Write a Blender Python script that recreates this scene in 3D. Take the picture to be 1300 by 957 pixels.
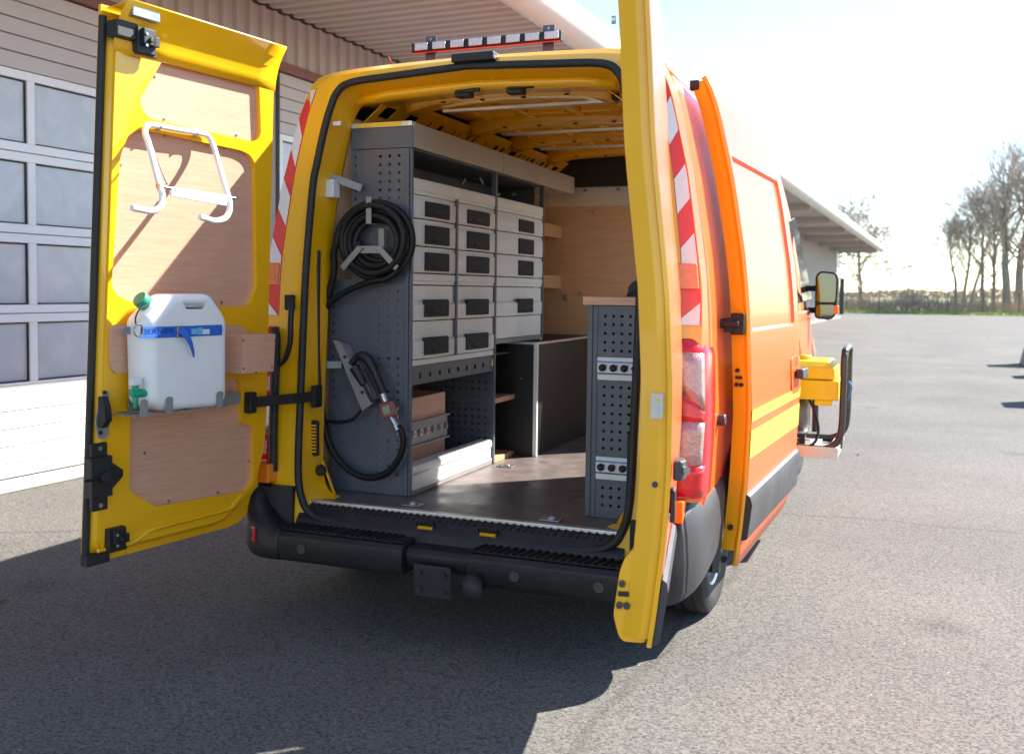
import bpy, bmesh, math, random
from mathutils import Vector, Matrix
from mathutils.geometry import tessellate_polygon
random.seed(7)
V = Vector
for o in list(bpy.data.objects): bpy.data.objects.remove(o)
scn = bpy.context.scene
COL = scn.collection

# ------------------------------------------------------------------ camera (35 mm lens, eye 1.49 m)
FPX, PPX, PPY, HOR = 1264.0, 650.0, 434.0, 368.0
YAW = math.atan((1158-PPX)/FPX); PIT = math.atan((PPY-HOR)/FPX); ROLL = math.radians(0.7)
EYE = V((1.79, -3.75, 1.49))
_fh = V((-math.sin(YAW), math.cos(YAW), 0)); _r = V((math.cos(YAW), math.sin(YAW), 0))
FW = (_fh*math.cos(PIT) + V((0, 0, -math.sin(PIT)))).normalized(); _u = _r.cross(FW)
RT = _r*math.cos(ROLL) + _u*math.sin(ROLL); UP = _u*math.cos(ROLL) - _r*math.sin(ROLL)
cd = bpy.data.cameras.new('camera'); cam = bpy.data.objects.new('camera', cd); COL.objects.link(cam)
cam.matrix_world = Matrix(((RT.x, UP.x, -FW.x, EYE.x), (RT.y, UP.y, -FW.y, EYE.y), (RT.z, UP.z, -FW.z, EYE.z), (0, 0, 0, 1)))
cd.sensor_width = 36; cd.sensor_fit = 'HORIZONTAL'; cd.lens = 36*FPX/1300
cd.shift_y = -(478.5-PPY)/1300
cd.clip_start = 0.05; cd.clip_end = 6000
cd.dof.use_dof = True; cd.dof.focus_distance = 4.35; cd.dof.aperture_fstop = 3.2
scn.camera = cam

# ------------------------------------------------------------------ sky, sun, exposure
SUN = V((1.0, 1.1, 1.25)).normalized()
w = bpy.data.worlds.new('World'); scn.world = w; w.use_nodes = True
nt = w.node_tree; nt.nodes.clear()
sky = nt.nodes.new('ShaderNodeTexSky'); sky.sky_type = 'NISHITA'; sky.sun_disc = False
sky.sun_elevation = math.asin(SUN.z); sky.sun_rotation = math.atan2(SUN.x, SUN.y)
sky.altitude = 100; sky.air_density = 1.0; sky.dust_density = 0.05; sky.ozone_density = 1.5
bg = nt.nodes.new('ShaderNodeBackground'); bg.inputs['Strength'].default_value = 0.094
wo = nt.nodes.new('ShaderNodeOutputWorld')
nt.links.new(sky.outputs[0], bg.inputs[0]); nt.links.new(bg.outputs[0], wo.inputs[0])
sl = bpy.data.lights.new('sun', 'SUN'); sl.energy = 4.5; sl.angle = math.radians(0.55); sl.color = (1.0, 0.95, 0.87)
so = bpy.data.objects.new('sun', sl); COL.objects.link(so); so.rotation_euler = SUN.to_track_quat('Z', 'Y').to_euler(); so.location = SUN*60
scn.view_settings.view_transform = 'Standard'; scn.view_settings.look = 'None'; scn.view_settings.gamma = 1
scn.view_settings.use_curve_mapping = False; scn.view_settings.exposure = 1.90
scn.cycles.max_bounces = 14; scn.cycles.diffuse_bounces = 8; scn.cycles.glossy_bounces = 5

# ------------------------------------------------------------------ pixel -> place helpers
def ray(x, y): return FW + RT*((x-PPX)/FPX) + UP*((PPY-y)/FPX)
def onX(x, y, X): d = ray(x, y); return EYE + d*((X-EYE.x)/d.x)
def onY(x, y, Y): d = ray(x, y); return EYE + d*((Y-EYE.y)/d.y)
def onZ(x, y, Z): d = ray(x, y); return EYE + d*((Z-EYE.z)/d.z)
def onP(x, y, p, n): d = ray(x, y); return EYE + d*((p-EYE).dot(n)/d.dot(n))

# ------------------------------------------------------------------ mesh helpers
class MB:
    def __init__(s): s.v = []; s.f = []; s.m = []
    def add(s, vs, fs, mi=0):
        k = len(s.v); s.v += [tuple(p) for p in vs]
        for f in fs: s.f.append(tuple(i+k for i in f)); s.m.append(mi)
        return s
    def box(s, a, b, mi=0):
        x0, y0, z0 = a; x1, y1, z1 = b
        return s.add([(x0,y0,z0),(x1,y0,z0),(x1,y1,z0),(x0,y1,z0),(x0,y0,z1),(x1,y0,z1),(x1,y1,z1),(x0,y1,z1)],
                     [(3,2,1,0),(4,5,6,7),(0,1,5,4),(1,2,6,5),(2,3,7,6),(3,0,4,7)], mi)
    def obox(s, c, ax, ay, az, mi=0):
        c = V(c); ax, ay, az = V(ax), V(ay), V(az); vs = []
        for k in (-1, 1):
            for i, j in ((-1,-1),(1,-1),(1,1),(-1,1)): vs.append(c+ax*i+ay*j+az*k)
        fs = [(3,2,1,0),(4,5,6,7),(0,1,5,4),(1,2,6,5),(2,3,7,6),(3,0,4,7)]
        if ax.cross(ay).dot(az) < 0: fs = [f[::-1] for f in fs]
        return s.add(vs, fs, mi)
    def bar(s, a, b, w, h, up=(0,0,1), mi=0):
        a, b = V(a), V(b); d = b-a; L = d.length; d.normalize(); u = V(up); sd = d.cross(u)
        if sd.length < 1e-4: sd = d.cross(V((1,0,0)))
        sd.normalize(); u = sd.cross(d)
        return s.obox((a+b)/2, d*L/2, sd*w/2, u*h/2, mi)
    def tube(s, path, r, n=8, closed=False, mi=0, cap=True):
        path = [V(p) for p in path]; N = len(path)
        rr = r if hasattr(r, '__len__') else [r]*N
        t0 = (path[1]-path[0]).normalized(); a = t0.orthogonal().normalized(); rings = []
        for i, p in enumerate(path):
            if closed: t = (path[(i+1) % N]-path[i-1]).normalized()
            else: t = (path[min(i+1, N-1)]-path[max(i-1, 0)]).normalized()
            a = (a - t*a.dot(t))
            if a.length < 1e-5: a = t.orthogonal()
            a.normalize(); b = t.cross(a)
            rings.append([p + (a*math.cos(2*math.pi*k/n)+b*math.sin(2*math.pi*k/n))*rr[i] for k in range(n)])
        vs = [q for R_ in rings for q in R_]; fs = []
        for i in range(N if closed else N-1):
            i2 = (i+1) % N
            for k in range(n): k2 = (k+1) % n; fs.append((i*n+k, i*n+k2, i2*n+k2, i2*n+k))
        if cap and not closed: fs.append(tuple(range(n))[::-1]); fs.append(tuple((N-1)*n+k for k in range(n)))
        return s.add(vs, fs, mi)
    def cyl(s, a, b, r, n=16, r2=None, mi=0):
        return s.tube([a, b], [r, r if r2 is None else r2], n, mi=mi)
    def loft(s, rings, closed=True, cap=False, mi=0, flip=False):
        n = len(rings[0]); vs = [p for R_ in rings for p in R_]; fs = []
        for i in range(len(rings)-1):
            for k in range(n if closed else n-1):
                k2 = (k+1) % n; fs.append((i*n+k, i*n+k2, (i+1)*n+k2, (i+1)*n+k))
        if cap: fs.append(tuple(range(n))[::-1]); fs.append(tuple((len(rings)-1)*n+k for k in range(n)))
        if flip: fs = [f[::-1] for f in fs]
        return s.add(vs, fs, mi)
    def lathe(s, c, axis, prof, n=28, mi=0, closed=False):
        c = V(c); ax = V(axis).normalized(); a = ax.orthogonal().normalized(); b = ax.cross(a)
        rings = [[c+ax*h+(a*math.cos(2*math.pi*k/n)+b*math.sin(2*math.pi*k/n))*r for k in range(n)] for (r, h) in prof]
        if closed: rings.append(rings[0])
        return s.loft(rings, True, False, mi)
    def grid(s, P, us, vs_, skip=None, mi=0, flip=False, mfn=None):
        n = len(vs_); k = len(s.v); s.v += [tuple(P(u, v)) for u in us for v in vs_]
        for i in range(len(us)-1):
            for j in range(n-1):
                if skip and skip((us[i]+us[i+1])/2, (vs_[j]+vs_[j+1])/2): continue
                f = (k+i*n+j, k+(i+1)*n+j, k+(i+1)*n+j+1, k+i*n+j+1)
                s.f.append(f[::-1] if flip else f); s.m.append(mfn((us[i]+us[i+1])/2, (vs_[j]+vs_[j+1])/2) if mfn else mi)
        return s
    def plate(s, loops, P, n0, n1, mi=0, mside=None, back=True):
        """flat plate with holes: loops of 2-D points, first outer; P(u, v, n) gives the place"""
        fl = [p for L in loops for p in L]
        tr = tessellate_polygon([[V((p[0], p[1], 0)) for p in L] for L in loops])
        area = lambda L: sum(L[i][0]*L[(i+1) % len(L)][1]-L[(i+1) % len(L)][0]*L[i][1] for i in range(len(L)))
        N = len(fl); vs = [P(p[0], p[1], n1) for p in fl] + [P(p[0], p[1], n0) for p in fl]; fs = []
        for t in tr:
            a, b, c = (fl[i] for i in t)
            ccw = (b[0]-a[0])*(c[1]-a[1])-(b[1]-a[1])*(c[0]-a[0]) > 0
            t = t if ccw else t[::-1]
            fs.append(tuple(t))
            if back: fs.append(tuple(i+N for i in t[::-1]))
        s.add(vs, fs, mi); k = 0; sd = []
        for q, L in enumerate(loops):
            m = len(L); pos = area(L) > 0
            if q: pos = not pos
            for i in range(m):
                a, b = k+i, k+(i+1) % m; f = (a, a+N, b+N, b); sd.append(f if pos else f[::-1])
            k += m
        base = len(s.v)-2*N
        for f in sd: s.f.append(tuple(i+base for i in f)); s.m.append(mi if mside is None else mside)
        return s
    def build(s, name, mats, parent=None, smooth=None, bevel=0, seg=2, solid=None, fixn=False):
        me = bpy.data.meshes.new(name); me.from_pydata(s.v, [], s.f)
        mats = mats if isinstance(mats, (list, tuple)) else [mats]
        for m in mats: me.materials.append(m)
        for p, mi in zip(me.polygons, s.m): p.material_index = mi
        if fixn:
            bm = bmesh.new(); bm.from_mesh(me); bmesh.ops.recalc_face_normals(bm, faces=bm.faces); bm.to_mesh(me); bm.free()
        if smooth:
            for p in me.polygons: p.use_smooth = True
            me.set_sharp_from_angle(angle=math.radians(smooth))
        me.update()
        o = bpy.data.objects.new(name, me); COL.objects.link(o)
        if solid:
            md = o.modifiers.new('solid', 'SOLIDIFY'); md.thickness = solid[0]; md.offset = -1; md.material_offset = solid[1]; md.material_offset_rim = solid[1]
        if bevel:
            md = o.modifiers.new('bevel', 'BEVEL'); md.width = bevel; md.segments = seg; md.limit_method = 'ANGLE'; md.angle_limit = math.radians(35)
            if smooth is None:
                for p in me.polygons: p.use_smooth = True
                md.harden_normals = True
        if parent is not None: setpar(o, parent)
        return o
def setpar(o, parent):
    o.parent = parent
    if parent.type == 'EMPTY': o.matrix_parent_inverse = Matrix.Translation(-V(parent.location))
def tag(o, label=None, cat=None, group=None, kind=None):
    if label: o['label'] = label
    if cat: o['category'] = cat
    if group: o['group'] = group
    if kind: o['kind'] = kind
    return o
def thing(name, label, cat, loc=(0,0,0), group=None):
    e = bpy.data.objects.new(name, None); COL.objects.link(e); e.location = loc; e.empty_display_size = .2
    return tag(e, label, cat, group)
def crom(pts, k=6, closed=False):
    P = [V(p) for p in pts]; n = len(P); out = []
    for i in range(n if closed else n-1):
        if closed: a, b, c, d = P[i-1], P[i], P[(i+1) % n], P[(i+2) % n]
        else: a, b, c, d = P[max(i-1,0)], P[i], P[i+1], P[min(i+2,n-1)]
        for j in range(k):
            t = j/k
            out.append(.5*((2*b)+(c-a)*t+(2*a-5*b+4*c-d)*t*t+(3*b-a-3*c+d)*t**3))
    if not closed: out.append(P[-1])
    return out
def interp(tab, x):
    if x <= tab[0][0]: return tab[0][1]
    for (a, fa), (b, fb) in zip(tab, tab[1:]):
        if x <= b: return fa+(fb-fa)*(x-a)/(b-a)
    return tab[-1][1]
def lin(a, b, n): return [a+(b-a)*i/(n-1) for i in range(n)]
def rrect(u0, u1, v0, v1, r, k=4):
    out = []
    for cx, cy, a0 in ((u1-r, v1-r, 0), (u0+r, v1-r, 90), (u0+r, v0+r, 180), (u1-r, v0+r, 270)):
        for i in range(k+1):
            a = math.radians(a0+90*i/k); out.append((cx+r*math.cos(a), cy+r*math.sin(a)))
    return out
def roundpoly(pts, r, k=3):
    out = []; n = len(pts)
    for i in range(n):
        p = V((pts[i][0], pts[i][1])); a = V((pts[i-1][0], pts[i-1][1])); b = V((pts[(i+1) % n][0], pts[(i+1) % n][1]))
        rr = min(r, (a-p).length*.45, (b-p).length*.45)
        s = p+(a-p).normalized()*rr; e = p+(b-p).normalized()*rr
        for j in range(k+1):
            t = j/k; q = s*(1-t)**2+p*2*t*(1-t)+e*t*t; out.append((q.x, q.y))
    return out

# ------------------------------------------------------------------ materials
def pm(name, col, rough=.5, metal=0., coat=0., var=None, bump=None, spec=None, emit=None, map_scale=None, col2=None, trans=0, rvar=0):
    """var = (noise scale, amount), bump = (noise scale, strength); everything procedural"""
    m = bpy.data.materials.new(name); m.use_nodes = True; t = m.node_tree; b = t.nodes['Principled BSDF']
    b.inputs['Base Color'].default_value = (*col, 1); b.inputs['Roughness'].default_value = rough
    b.inputs['Metallic'].default_value = metal; b.inputs['Coat Weight'].default_value = coat; b.inputs['Coat Roughness'].default_value = .06
    if spec is not None: b.inputs['Specular IOR Level'].default_value = spec
    if trans: b.inputs['Transmission Weight'].default_value = trans
    if emit: b.inputs['Emission Color'].default_value = (*emit[0], 1); b.inputs['Emission Strength'].default_value = emit[1]
    tc = t.nodes.new('ShaderNodeTexCoord'); src = tc.outputs['Object']
    if map_scale:
        mp = t.nodes.new('ShaderNodeMapping'); mp.inputs['Scale'].default_value = map_scale; t.links.new(src, mp.inputs[0]); src = mp.outputs[0]
    if var:
        n = t.nodes.new('ShaderNodeTexNoise'); n.inputs['Scale'].default_value = var[0]; n.inputs['Detail'].default_value = 6; n.inputs['Roughness'].default_value = .65
        t.links.new(src, n.inputs['Vector'])
        r = t.nodes.new('ShaderNodeValToRGB'); c2 = col2 or tuple(min(1, c*(1+var[1])) for c in col); c1 = col if col2 else tuple(c*(1-var[1]) for c in col)
        r.color_ramp.elements[0].position = .3; r.color_ramp.elements[1].position = .7
        r.color_ramp.elements[0].color = (*c1, 1); r.color_ramp.elements[1].color = (*c2, 1)
        t.links.new(n.outputs[0], r.inputs[0]); t.links.new(r.outputs[0], b.inputs['Base Color'])
    if rvar:
        n2 = t.nodes.new('ShaderNodeTexNoise'); n2.inputs['Scale'].default_value = 7; n2.inputs['Detail'].default_value = 8; t.links.new(tc.outputs['Object'], n2.inputs['Vector'])
        mr = t.nodes.new('ShaderNodeMapRange'); mr.inputs[1].default_value = .3; mr.inputs[2].default_value = .7; mr.inputs[3].default_value = max(0, rough-rvar); mr.inputs[4].default_value = rough+rvar
        t.links.new(n2.outputs[0], mr.inputs[0]); t.links.new(mr.outputs[0], b.inputs['Roughness'])
    if bump:
        n = t.nodes.new('ShaderNodeTexNoise'); n.inputs['Scale'].default_value = bump[0]; n.inputs['Detail'].default_value = 4
        t.links.new(src, n.inputs['Vector']); bp = t.nodes.new('ShaderNodeBump'); bp.inputs['Strength'].default_value = bump[1]; bp.inputs['Distance'].default_value = .004
        t.links.new(n.outputs[0], bp.inputs['Height']); t.links.new(bp.outputs[0], b.inputs['Normal'])
    return m
M = {}
M['yellow'] = pm('yellow_paint', (.88, .45, .004), .32, coat=.6, var=(3, .04), bump=(60, .04), rvar=.06)
M['orange'] = pm('orange_film', (.95, .125, .018), .32, coat=.15, spec=.38, var=(2, .04), bump=(3, .02))
M['stripe_y'] = pm('yellow_reflective', (.88, .50, .06), .35, var=(40, .05))
M['red_tape'] = pm('red_reflective', (.80, .035, .02), .3, coat=.4, var=(50, .06))
M['white_tape'] = pm('white_reflective', (.82, .82, .82), .3, coat=.4, var=(50, .04))
M['black_plastic'] = pm('black_plastic', (.012, .012, .014), .55, var=(9, .45), bump=(220, .25), rvar=.1)
M['grey_plastic'] = pm('bumper_plastic', (.040, .040, .044), .48, var=(6, .25), bump=(300, .3), rvar=.1)
M['rubber'] = pm('black_rubber', (.016, .016, .018), .6, var=(20, .3), bump=(90, .15))
M['hose'] = pm('hose_rubber', (.010, .010, .011), .5, spec=.3, var=(30, .3), bump=(140, .1))
M['ply'] = pm('beech_plywood', (.58, .305, .195), .5, var=(5, .1), map_scale=(3, 1.3, 22), bump=(40, .06), col2=(.67, .385, .265))
M['ply_dark'] = pm('bulkhead_plywood', (.58, .32, .165), .45, var=(4, .1), map_scale=(1.3, 3, 16), bump=(40, .06), col2=(.68, .41, .235))
M['ply_edge'] = pm('plywood_edge', (.58, .36, .19), .6, var=(5, .1), map_scale=(3, 3, 90), col2=(.42, .23, .11))
M['floor'] = pm('phenolic_floor', (.135, .108, .103), .36, var=(10, .3), bump=(260, .18), rvar=.12)
M['blackboard'] = pm('black_board', (.012, .011, .011), .45, var=(12, .25), bump=(200, .1))
M['steel_dark'] = pm('charcoal_steel', (.082, .094, .118), .42, var=(5, .10), bump=(300, .08), rvar=.06)
M['steel_mid'] = pm('grey_steel', (.24, .235, .23), .4, var=(5, .1))
M['drawer'] = pm('light_grey_plastic', (.74, .74, .73), .42, var=(7, .05), bump=(200, .05), rvar=.06)
M['handle'] = pm('charcoal_plastic', (.024, .027, .034), .65, spec=.25, var=(20, .2), bump=(200, .1))
M['alu'] = pm('brushed_aluminium', (.72, .72, .71), .34, metal=.85, var=(60, .08), map_scale=(1, 1, 8), rvar=.08)
M['alu_white'] = pm('anodised_rail', (.74, .74, .73), .42, metal=.25, var=(40, .05))
M['zinc'] = pm('zinc_plate', (.38, .39, .41), .3, metal=.9, var=(30, .15), rvar=.1)
M['duct'] = pm('duct_sheet', (.46, .425, .39), .45, metal=.2, var=(4, .06), rvar=.08)
M['white_enamel'] = pm('white_enamel', (.80, .80, .80), .3, coat=.4, var=(20, .04))
M['jerry'] = pm('white_polyethylene', (.80, .80, .79), .38, var=(4, .04), bump=(40, .06))
M['jerry'].node_tree.nodes['Principled BSDF'].inputs['Subsurface Weight'].default_value = .25
M['jerry'].node_tree.nodes['Principled BSDF'].inputs['Subsurface Radius'].default_value = (.02, .02, .02)
M['green'] = pm('green_plastic', (.01, .30, .16), .4, var=(30, .15))
M['blue'] = pm('blue_webbing', (.015, .12, .55), .65, var=(120, .25), bump=(300, .3))
M['ink'] = pm('dark_blue_print', (.004, .02, .13), .7, var=(120, .2))
M['paleblue'] = pm('pale_blue_print', (.12, .45, .65), .6, var=(60, .1))
M['white_print'] = pm('white_print', (.7, .72, .72), .6, var=(60, .06))
M['red_lens'] = pm('red_lens', (.50, .004, .010), .2, coat=.4, var=(60, .25), bump=(90, .25))
M['clear_lens'] = pm('clear_lens', (.42, .30, .28), .2, coat=.5, var=(70, .2), bump=(110, .5), metal=.35)
M['amber'] = pm('amber_lens', (.85, .20, .012), .22, coat=.8, var=(50, .2), bump=(60, .15))
M['tyre'] = pm('tyre_rubber', (.020, .020, .021), .75, var=(25, .3), bump=(80, .4))
M['rim'] = pm('silver_rim', (.60, .61, .62), .35, metal=.7, var=(12, .1))
M['glass_dark'] = pm('tinted_glass', (.012, .014, .016), .04, spec=.8, var=(3, .1))
M['mirror'] = pm('mirror_glass', (.10, .12, .125), .02, metal=1.0, var=(2, .02))
M['chassis'] = pm('underbody_black', (.010, .010, .011), .8, var=(8, .3))
M['gen_yellow'] = pm('generator_yellow', (.86, .62, .008), .3, coat=.4, var=(8, .05))
M['motor'] = pm('cast_grey', (.20, .185, .165), .5, metal=.3, var=(25, .15), bump=(120, .1))
M['tube_grey'] = pm('frame_tube', (.075, .072, .070), .35, metal=.5, var=(15, .15))
M['led'] = pm('led_lens', (.62, .64, .68), .12, coat=1, var=(160, .2), bump=(200, .8), metal=.4)
M['white_sheet'] = pm('white_trim', (.80, .79, .77), .45, var=(5, .06))
M['meter'] = pm('meter_red', (.26, .05, .06), .4, var=(40, .2))
M['lcd'] = pm('lcd_green', (.20, .34, .20), .2, coat=1, var=(60, .15))
M['warn'] = pm('sticker_yellow', (.85, .55, .02), .5, var=(60, .05))
M['sticker'] = pm('sticker_grey', (.55, .53, .48), .5, var=(90, .08))
M['orangelamp'] = pm('copper_cup', (.30, .11, .04), .4, var=(60, .2))
M['lightblue'] = pm('pale_blue_steel', (.10, .22, .52), .4, var=(30, .1))
M['teal'] = pm('blue_pipe', (.01, .13, .26), .4, var=(30, .1))
# building
M['siding'] = pm('painted_siding', (.44, .40, .375), .55, var=(2, .05), bump=(60, .05))
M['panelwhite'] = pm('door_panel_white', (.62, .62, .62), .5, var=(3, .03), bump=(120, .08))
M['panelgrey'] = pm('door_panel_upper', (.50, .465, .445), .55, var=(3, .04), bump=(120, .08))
M['aluframe'] = pm('door_frame_white', (.78, .79, .80), .45, var=(6, .03))
M['fascia'] = pm('cream_fascia', (.70, .67, .61), .5, var=(3, .04))
M['lintel'] = pm('red_lintel', (.20, .075, .06), .55, var=(5, .1))
M['gap'] = pm('dark_gasket', (.02, .02, .02), .7, var=(10, .2))
M['kerb'] = pm('pale_concrete', (.48, .44, .37), .8, var=(14, .14), bump=(80, .3))
M['conc'] = pm('concrete', (.36, .35, .33), .85, var=(6, .15), bump=(60, .4))
# frosted garage panes: cloudy scuffs
def pane_mat():
    m = pm('scuffed_pane', (.33, .35, .385), .32, coat=.15, spec=.45); t = m.node_tree; b = t.nodes['Principled BSDF']
    tc = t.nodes.new('ShaderNodeTexCoord'); n = t.nodes.new('ShaderNodeTexNoise'); n.inputs['Scale'].default_value = 3.2; n.inputs['Detail'].default_value = 5; n.inputs['Distortion'].default_value = 1.4
    t.links.new(tc.outputs['Object'], n.inputs['Vector']); r = t.nodes.new('ShaderNodeValToRGB')
    r.color_ramp.elements[0].position = .42; r.color_ramp.elements[1].position = .68
    r.color_ramp.elements[0].color = (.46, .485, .53, 1); r.color_ramp.elements[1].color = (.54, .565, .60, 1)
    t.links.new(n.outputs[0], r.inputs[0]); t.links.new(r.outputs[0], b.inputs['Base Color'])
    return m
M['pane'] = pane_mat()
def asphalt_mat():
    m = bpy.data.materials.new('asphalt'); m.use_nodes = True; t = m.node_tree; b = t.nodes['Principled BSDF']; L = t.links.new
    tc = t.nodes.new('ShaderNodeTexCoord')
    vo = t.nodes.new('ShaderNodeTexVoronoi'); vo.inputs['Scale'].default_value = 115; L(tc.outputs['Object'], vo.inputs['Vector'])
    n1 = t.nodes.new('ShaderNodeTexNoise'); n1.inputs['Scale'].default_value = 60; n1.inputs['Detail'].default_value = 8; n1.inputs['Roughness'].default_value = .75; L(tc.outputs['Object'], n1.inputs['Vector'])
    n2 = t.nodes.new('ShaderNodeTexNoise'); n2.inputs['Scale'].default_value = .55; n2.inputs['Detail'].default_value = 7; L(tc.outputs['Object'], n2.inputs['Vector'])
    r1 = t.nodes.new('ShaderNodeValToRGB'); e = r1.color_ramp.elements; e[0].position = 0.22; e[0].color = (.034, .033, .032, 1); e[1].position = 1.0; e[1].color = (.265, .25, .228, 1)
    mid = r1.color_ramp.elements.new(.42); mid.color = (.116, .109, .101, 1)
    sp = t.nodes.new('ShaderNodeSeparateColor'); L(vo.outputs['Color'], sp.inputs[0])
    mx = t.nodes.new('ShaderNodeMath'); mx.operation = 'MULTIPLY_ADD'; mx.inputs[1].default_value = .36; L(sp.outputs[0], mx.inputs[0])
    sc = t.nodes.new('ShaderNodeMath'); sc.operation = 'MULTIPLY'; sc.inputs[1].default_value = .60; L(n1.outputs[0], sc.inputs[0]); L(sc.outputs[0], mx.inputs[2])
    L(mx.outputs[0], r1.inputs[0])
    r2 = t.nodes.new('ShaderNodeValToRGB'); r2.color_ramp.elements[0].position = .3; r2.color_ramp.elements[1].position = .72
    r2.color_ramp.elements[0].color = (.80, .80, .80, 1); r2.color_ramp.elements[1].color = (1.12, 1.11, 1.08, 1); L(n2.outputs[0], r2.inputs[0])
    ml = t.nodes.new('ShaderNodeMix'); ml.data_type = 'RGBA'; ml.blend_type = 'MULTIPLY'; ml.inputs['Factor'].default_value = 1
    L(r1.outputs[0], ml.inputs['A']); L(r2.outputs[0], ml.inputs['B'])
    # pale grit scattered over the surface
    v2 = t.nodes.new('ShaderNodeTexVoronoi'); v2.inputs['Scale'].default_value = 14; L(tc.outputs['Object'], v2.inputs['Vector'])
    lt = t.nodes.new('ShaderNodeMath'); lt.operation = 'LESS_THAN'; lt.inputs[1].default_value = .07; L(v2.outputs['Distance'], lt.inputs[0])
    s2 = t.nodes.new('ShaderNodeSeparateColor'); L(v2.outputs['Color'], s2.inputs[0]); gt = t.nodes.new('ShaderNodeMath'); gt.operation = 'GREATER_THAN'; gt.inputs[1].default_value = .8; L(s2.outputs[1], gt.inputs[0])
    mu = t.nodes.new('ShaderNodeMath'); mu.operation = 'MULTIPLY'; L(lt.outputs[0], mu.inputs[0]); L(gt.outputs[0], mu.inputs[1])
    m2 = t.nodes.new('ShaderNodeMix'); m2.data_type = 'RGBA'; L(mu.outputs[0], m2.inputs['Factor']); L(ml.outputs['Result'], m2.inputs['A']); m2.inputs['B'].default_value = (.30, .285, .26, 1)
    # paving seams and oil spots
    nd = t.nodes.new('ShaderNodeTexNoise'); nd.inputs['Scale'].default_value = 1.1; nd.inputs['Detail'].default_value = 5; L(tc.outputs['Object'], nd.inputs['Vector'])
    va = t.nodes.new('ShaderNodeVectorMath'); va.operation = 'MULTIPLY_ADD'; va.inputs[1].default_value = (.35, .35, 0); L(nd.outputs['Color'], va.inputs[0]); L(tc.outputs['Object'], va.inputs[2])
    ve = t.nodes.new('ShaderNodeTexVoronoi'); ve.feature = 'DISTANCE_TO_EDGE'; ve.inputs['Scale'].default_value = .21; L(va.outputs[0], ve.inputs['Vector'])
    sm = t.nodes.new('ShaderNodeMapRange'); sm.inputs[1].default_value = .001; sm.inputs[2].default_value = .007; sm.inputs[3].default_value = .78; sm.inputs[4].default_value = 1.0; L(ve.outputs[0], sm.inputs[0])
    vs_ = t.nodes.new('ShaderNodeTexVoronoi'); vs_.inputs['Scale'].default_value = .9; L(va.outputs[0], vs_.inputs['Vector'])
    so_ = t.nodes.new('ShaderNodeMapRange'); so_.inputs[1].default_value = .03; so_.inputs[2].default_value = .16; so_.inputs[3].default_value = .72; so_.inputs[4].default_value = 1.0; L(vs_.outputs['Distance'], so_.inputs[0])
    mm = t.nodes.new('ShaderNodeMath'); mm.operation = 'MULTIPLY'; L(sm.outputs[0], mm.inputs[0]); L(so_.outputs[0], mm.inputs[1])
    m3 = t.nodes.new('ShaderNodeMix'); m3.data_type = 'RGBA'; m3.blend_type = 'MULTIPLY'; m3.inputs['Factor'].default_value = 1; L(m2.outputs['Result'], m3.inputs['A']); L(mm.outputs[0], m3.inputs['B']); m2 = m3
    L(m2.outputs['Result'], b.inputs['Base Color']); b.inputs['Roughness'].default_value = .85; b.inputs['Specular IOR Level'].default_value = .25
    bp = t.nodes.new('ShaderNodeBump'); bp.inputs['Strength'].default_value = .7; bp.inputs['Distance'].default_value = .006
    L(mx.outputs[0], bp.inputs['Height']); L(bp.outputs[0], b.inputs['Normal'])
    return m
M['asphalt'] = asphalt_mat()
M['grass'] = pm('grass', (.15, .23, .03), .8, var=(1.2, .2), col2=(.33, .42, .07), bump=(20, 1))
M['field'] = pm('field', (.24, .22, .11), .9, var=(.03, .2), col2=(.34, .35, .17))
M['bark'] = pm('grey_bark', (.24, .20, .17), .85, var=(4, .3), bump=(30, .5))
M['twig'] = pm('twig_bark', (.36, .29, .245), .85, var=(2, .3))
M['brush'] = pm('dry_brush', (.40, .31, .23), .9, var=(1, .3))
M['post'] = pm('fence_post_green', (.035, .045, .04), .6, var=(10, .2))
# ================================================================== GROUND AND FAR SETTING
def sheet(name, x0, x1, y0, y1, z, m, nx=2, ny=2):
    mb = MB().grid(lambda u, v: (u, v, z), lin(x0, x1, nx), lin(y0, y1, ny)); o = mb.build(name, m); o['kind'] = 'structure'; return o
sheet('ground', -300, 300, -60, 80, 0, M['asphalt'])
sheet('field', -3000, 3000, 79.5, 4000, -.02, M['field'])
# verge with a lumpy top
rg = random.Random(3)
mb = MB().grid(lambda u, v: (u, v, .03+.10*rg.random()*(1 if 80.2 < v < 84 else 0)), lin(-30, 40, 160), lin(79.6, 84.5, 12)); o = mb.build('grass_verge', M['grass'], smooth=180); o['kind'] = 'structure'
mb = MB()
for i in range(5200):
    x, y = rg.uniform(-12, 22), 79.7+4.6*rg.random()**1.3; h = rg.uniform(.06, .22); a = rg.uniform(0, 6.28); w_ = .05
    dx, dy = math.cos(a)*w_, math.sin(a)*w_
    mb.add([(x-dx, y-dy, .02), (x+dx, y+dy, .02), (x+rg.uniform(-.06, .06), y+rg.uniform(-.06, .06), h+.05)], [(0, 1, 2)])
tag(mb.build('grass', M['grass']), 'short green spring grass along the far edge of the yard', 'grass', kind='stuff')
mb = MB()
for i in range(7500):
    x, y = rg.uniform(-14, 26), rg.uniform(86, 91)
    h = (1.25+.35*math.sin(x*.9)*math.sin(x*.37+1)+rg.uniform(0, .9))*rg.uniform(.45, 1); h = max(.5, h)
    x2, y2 = x+rg.uniform(-.5, .5), y+rg.uniform(-.4, .4); t = rg.uniform(.014, .03)
    z0 = 0 if rg.random() < .5 else h*.4
    mb.add([(x-t, y, z0), (x+t, y, z0), (x2, y2, h)], [(0, 1, 2)])
tag(mb.build('brushwood', M['brush']), 'dry brown brushwood thicket behind the far fence', 'brushwood', kind='stuff')
mb = MB()
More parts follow.
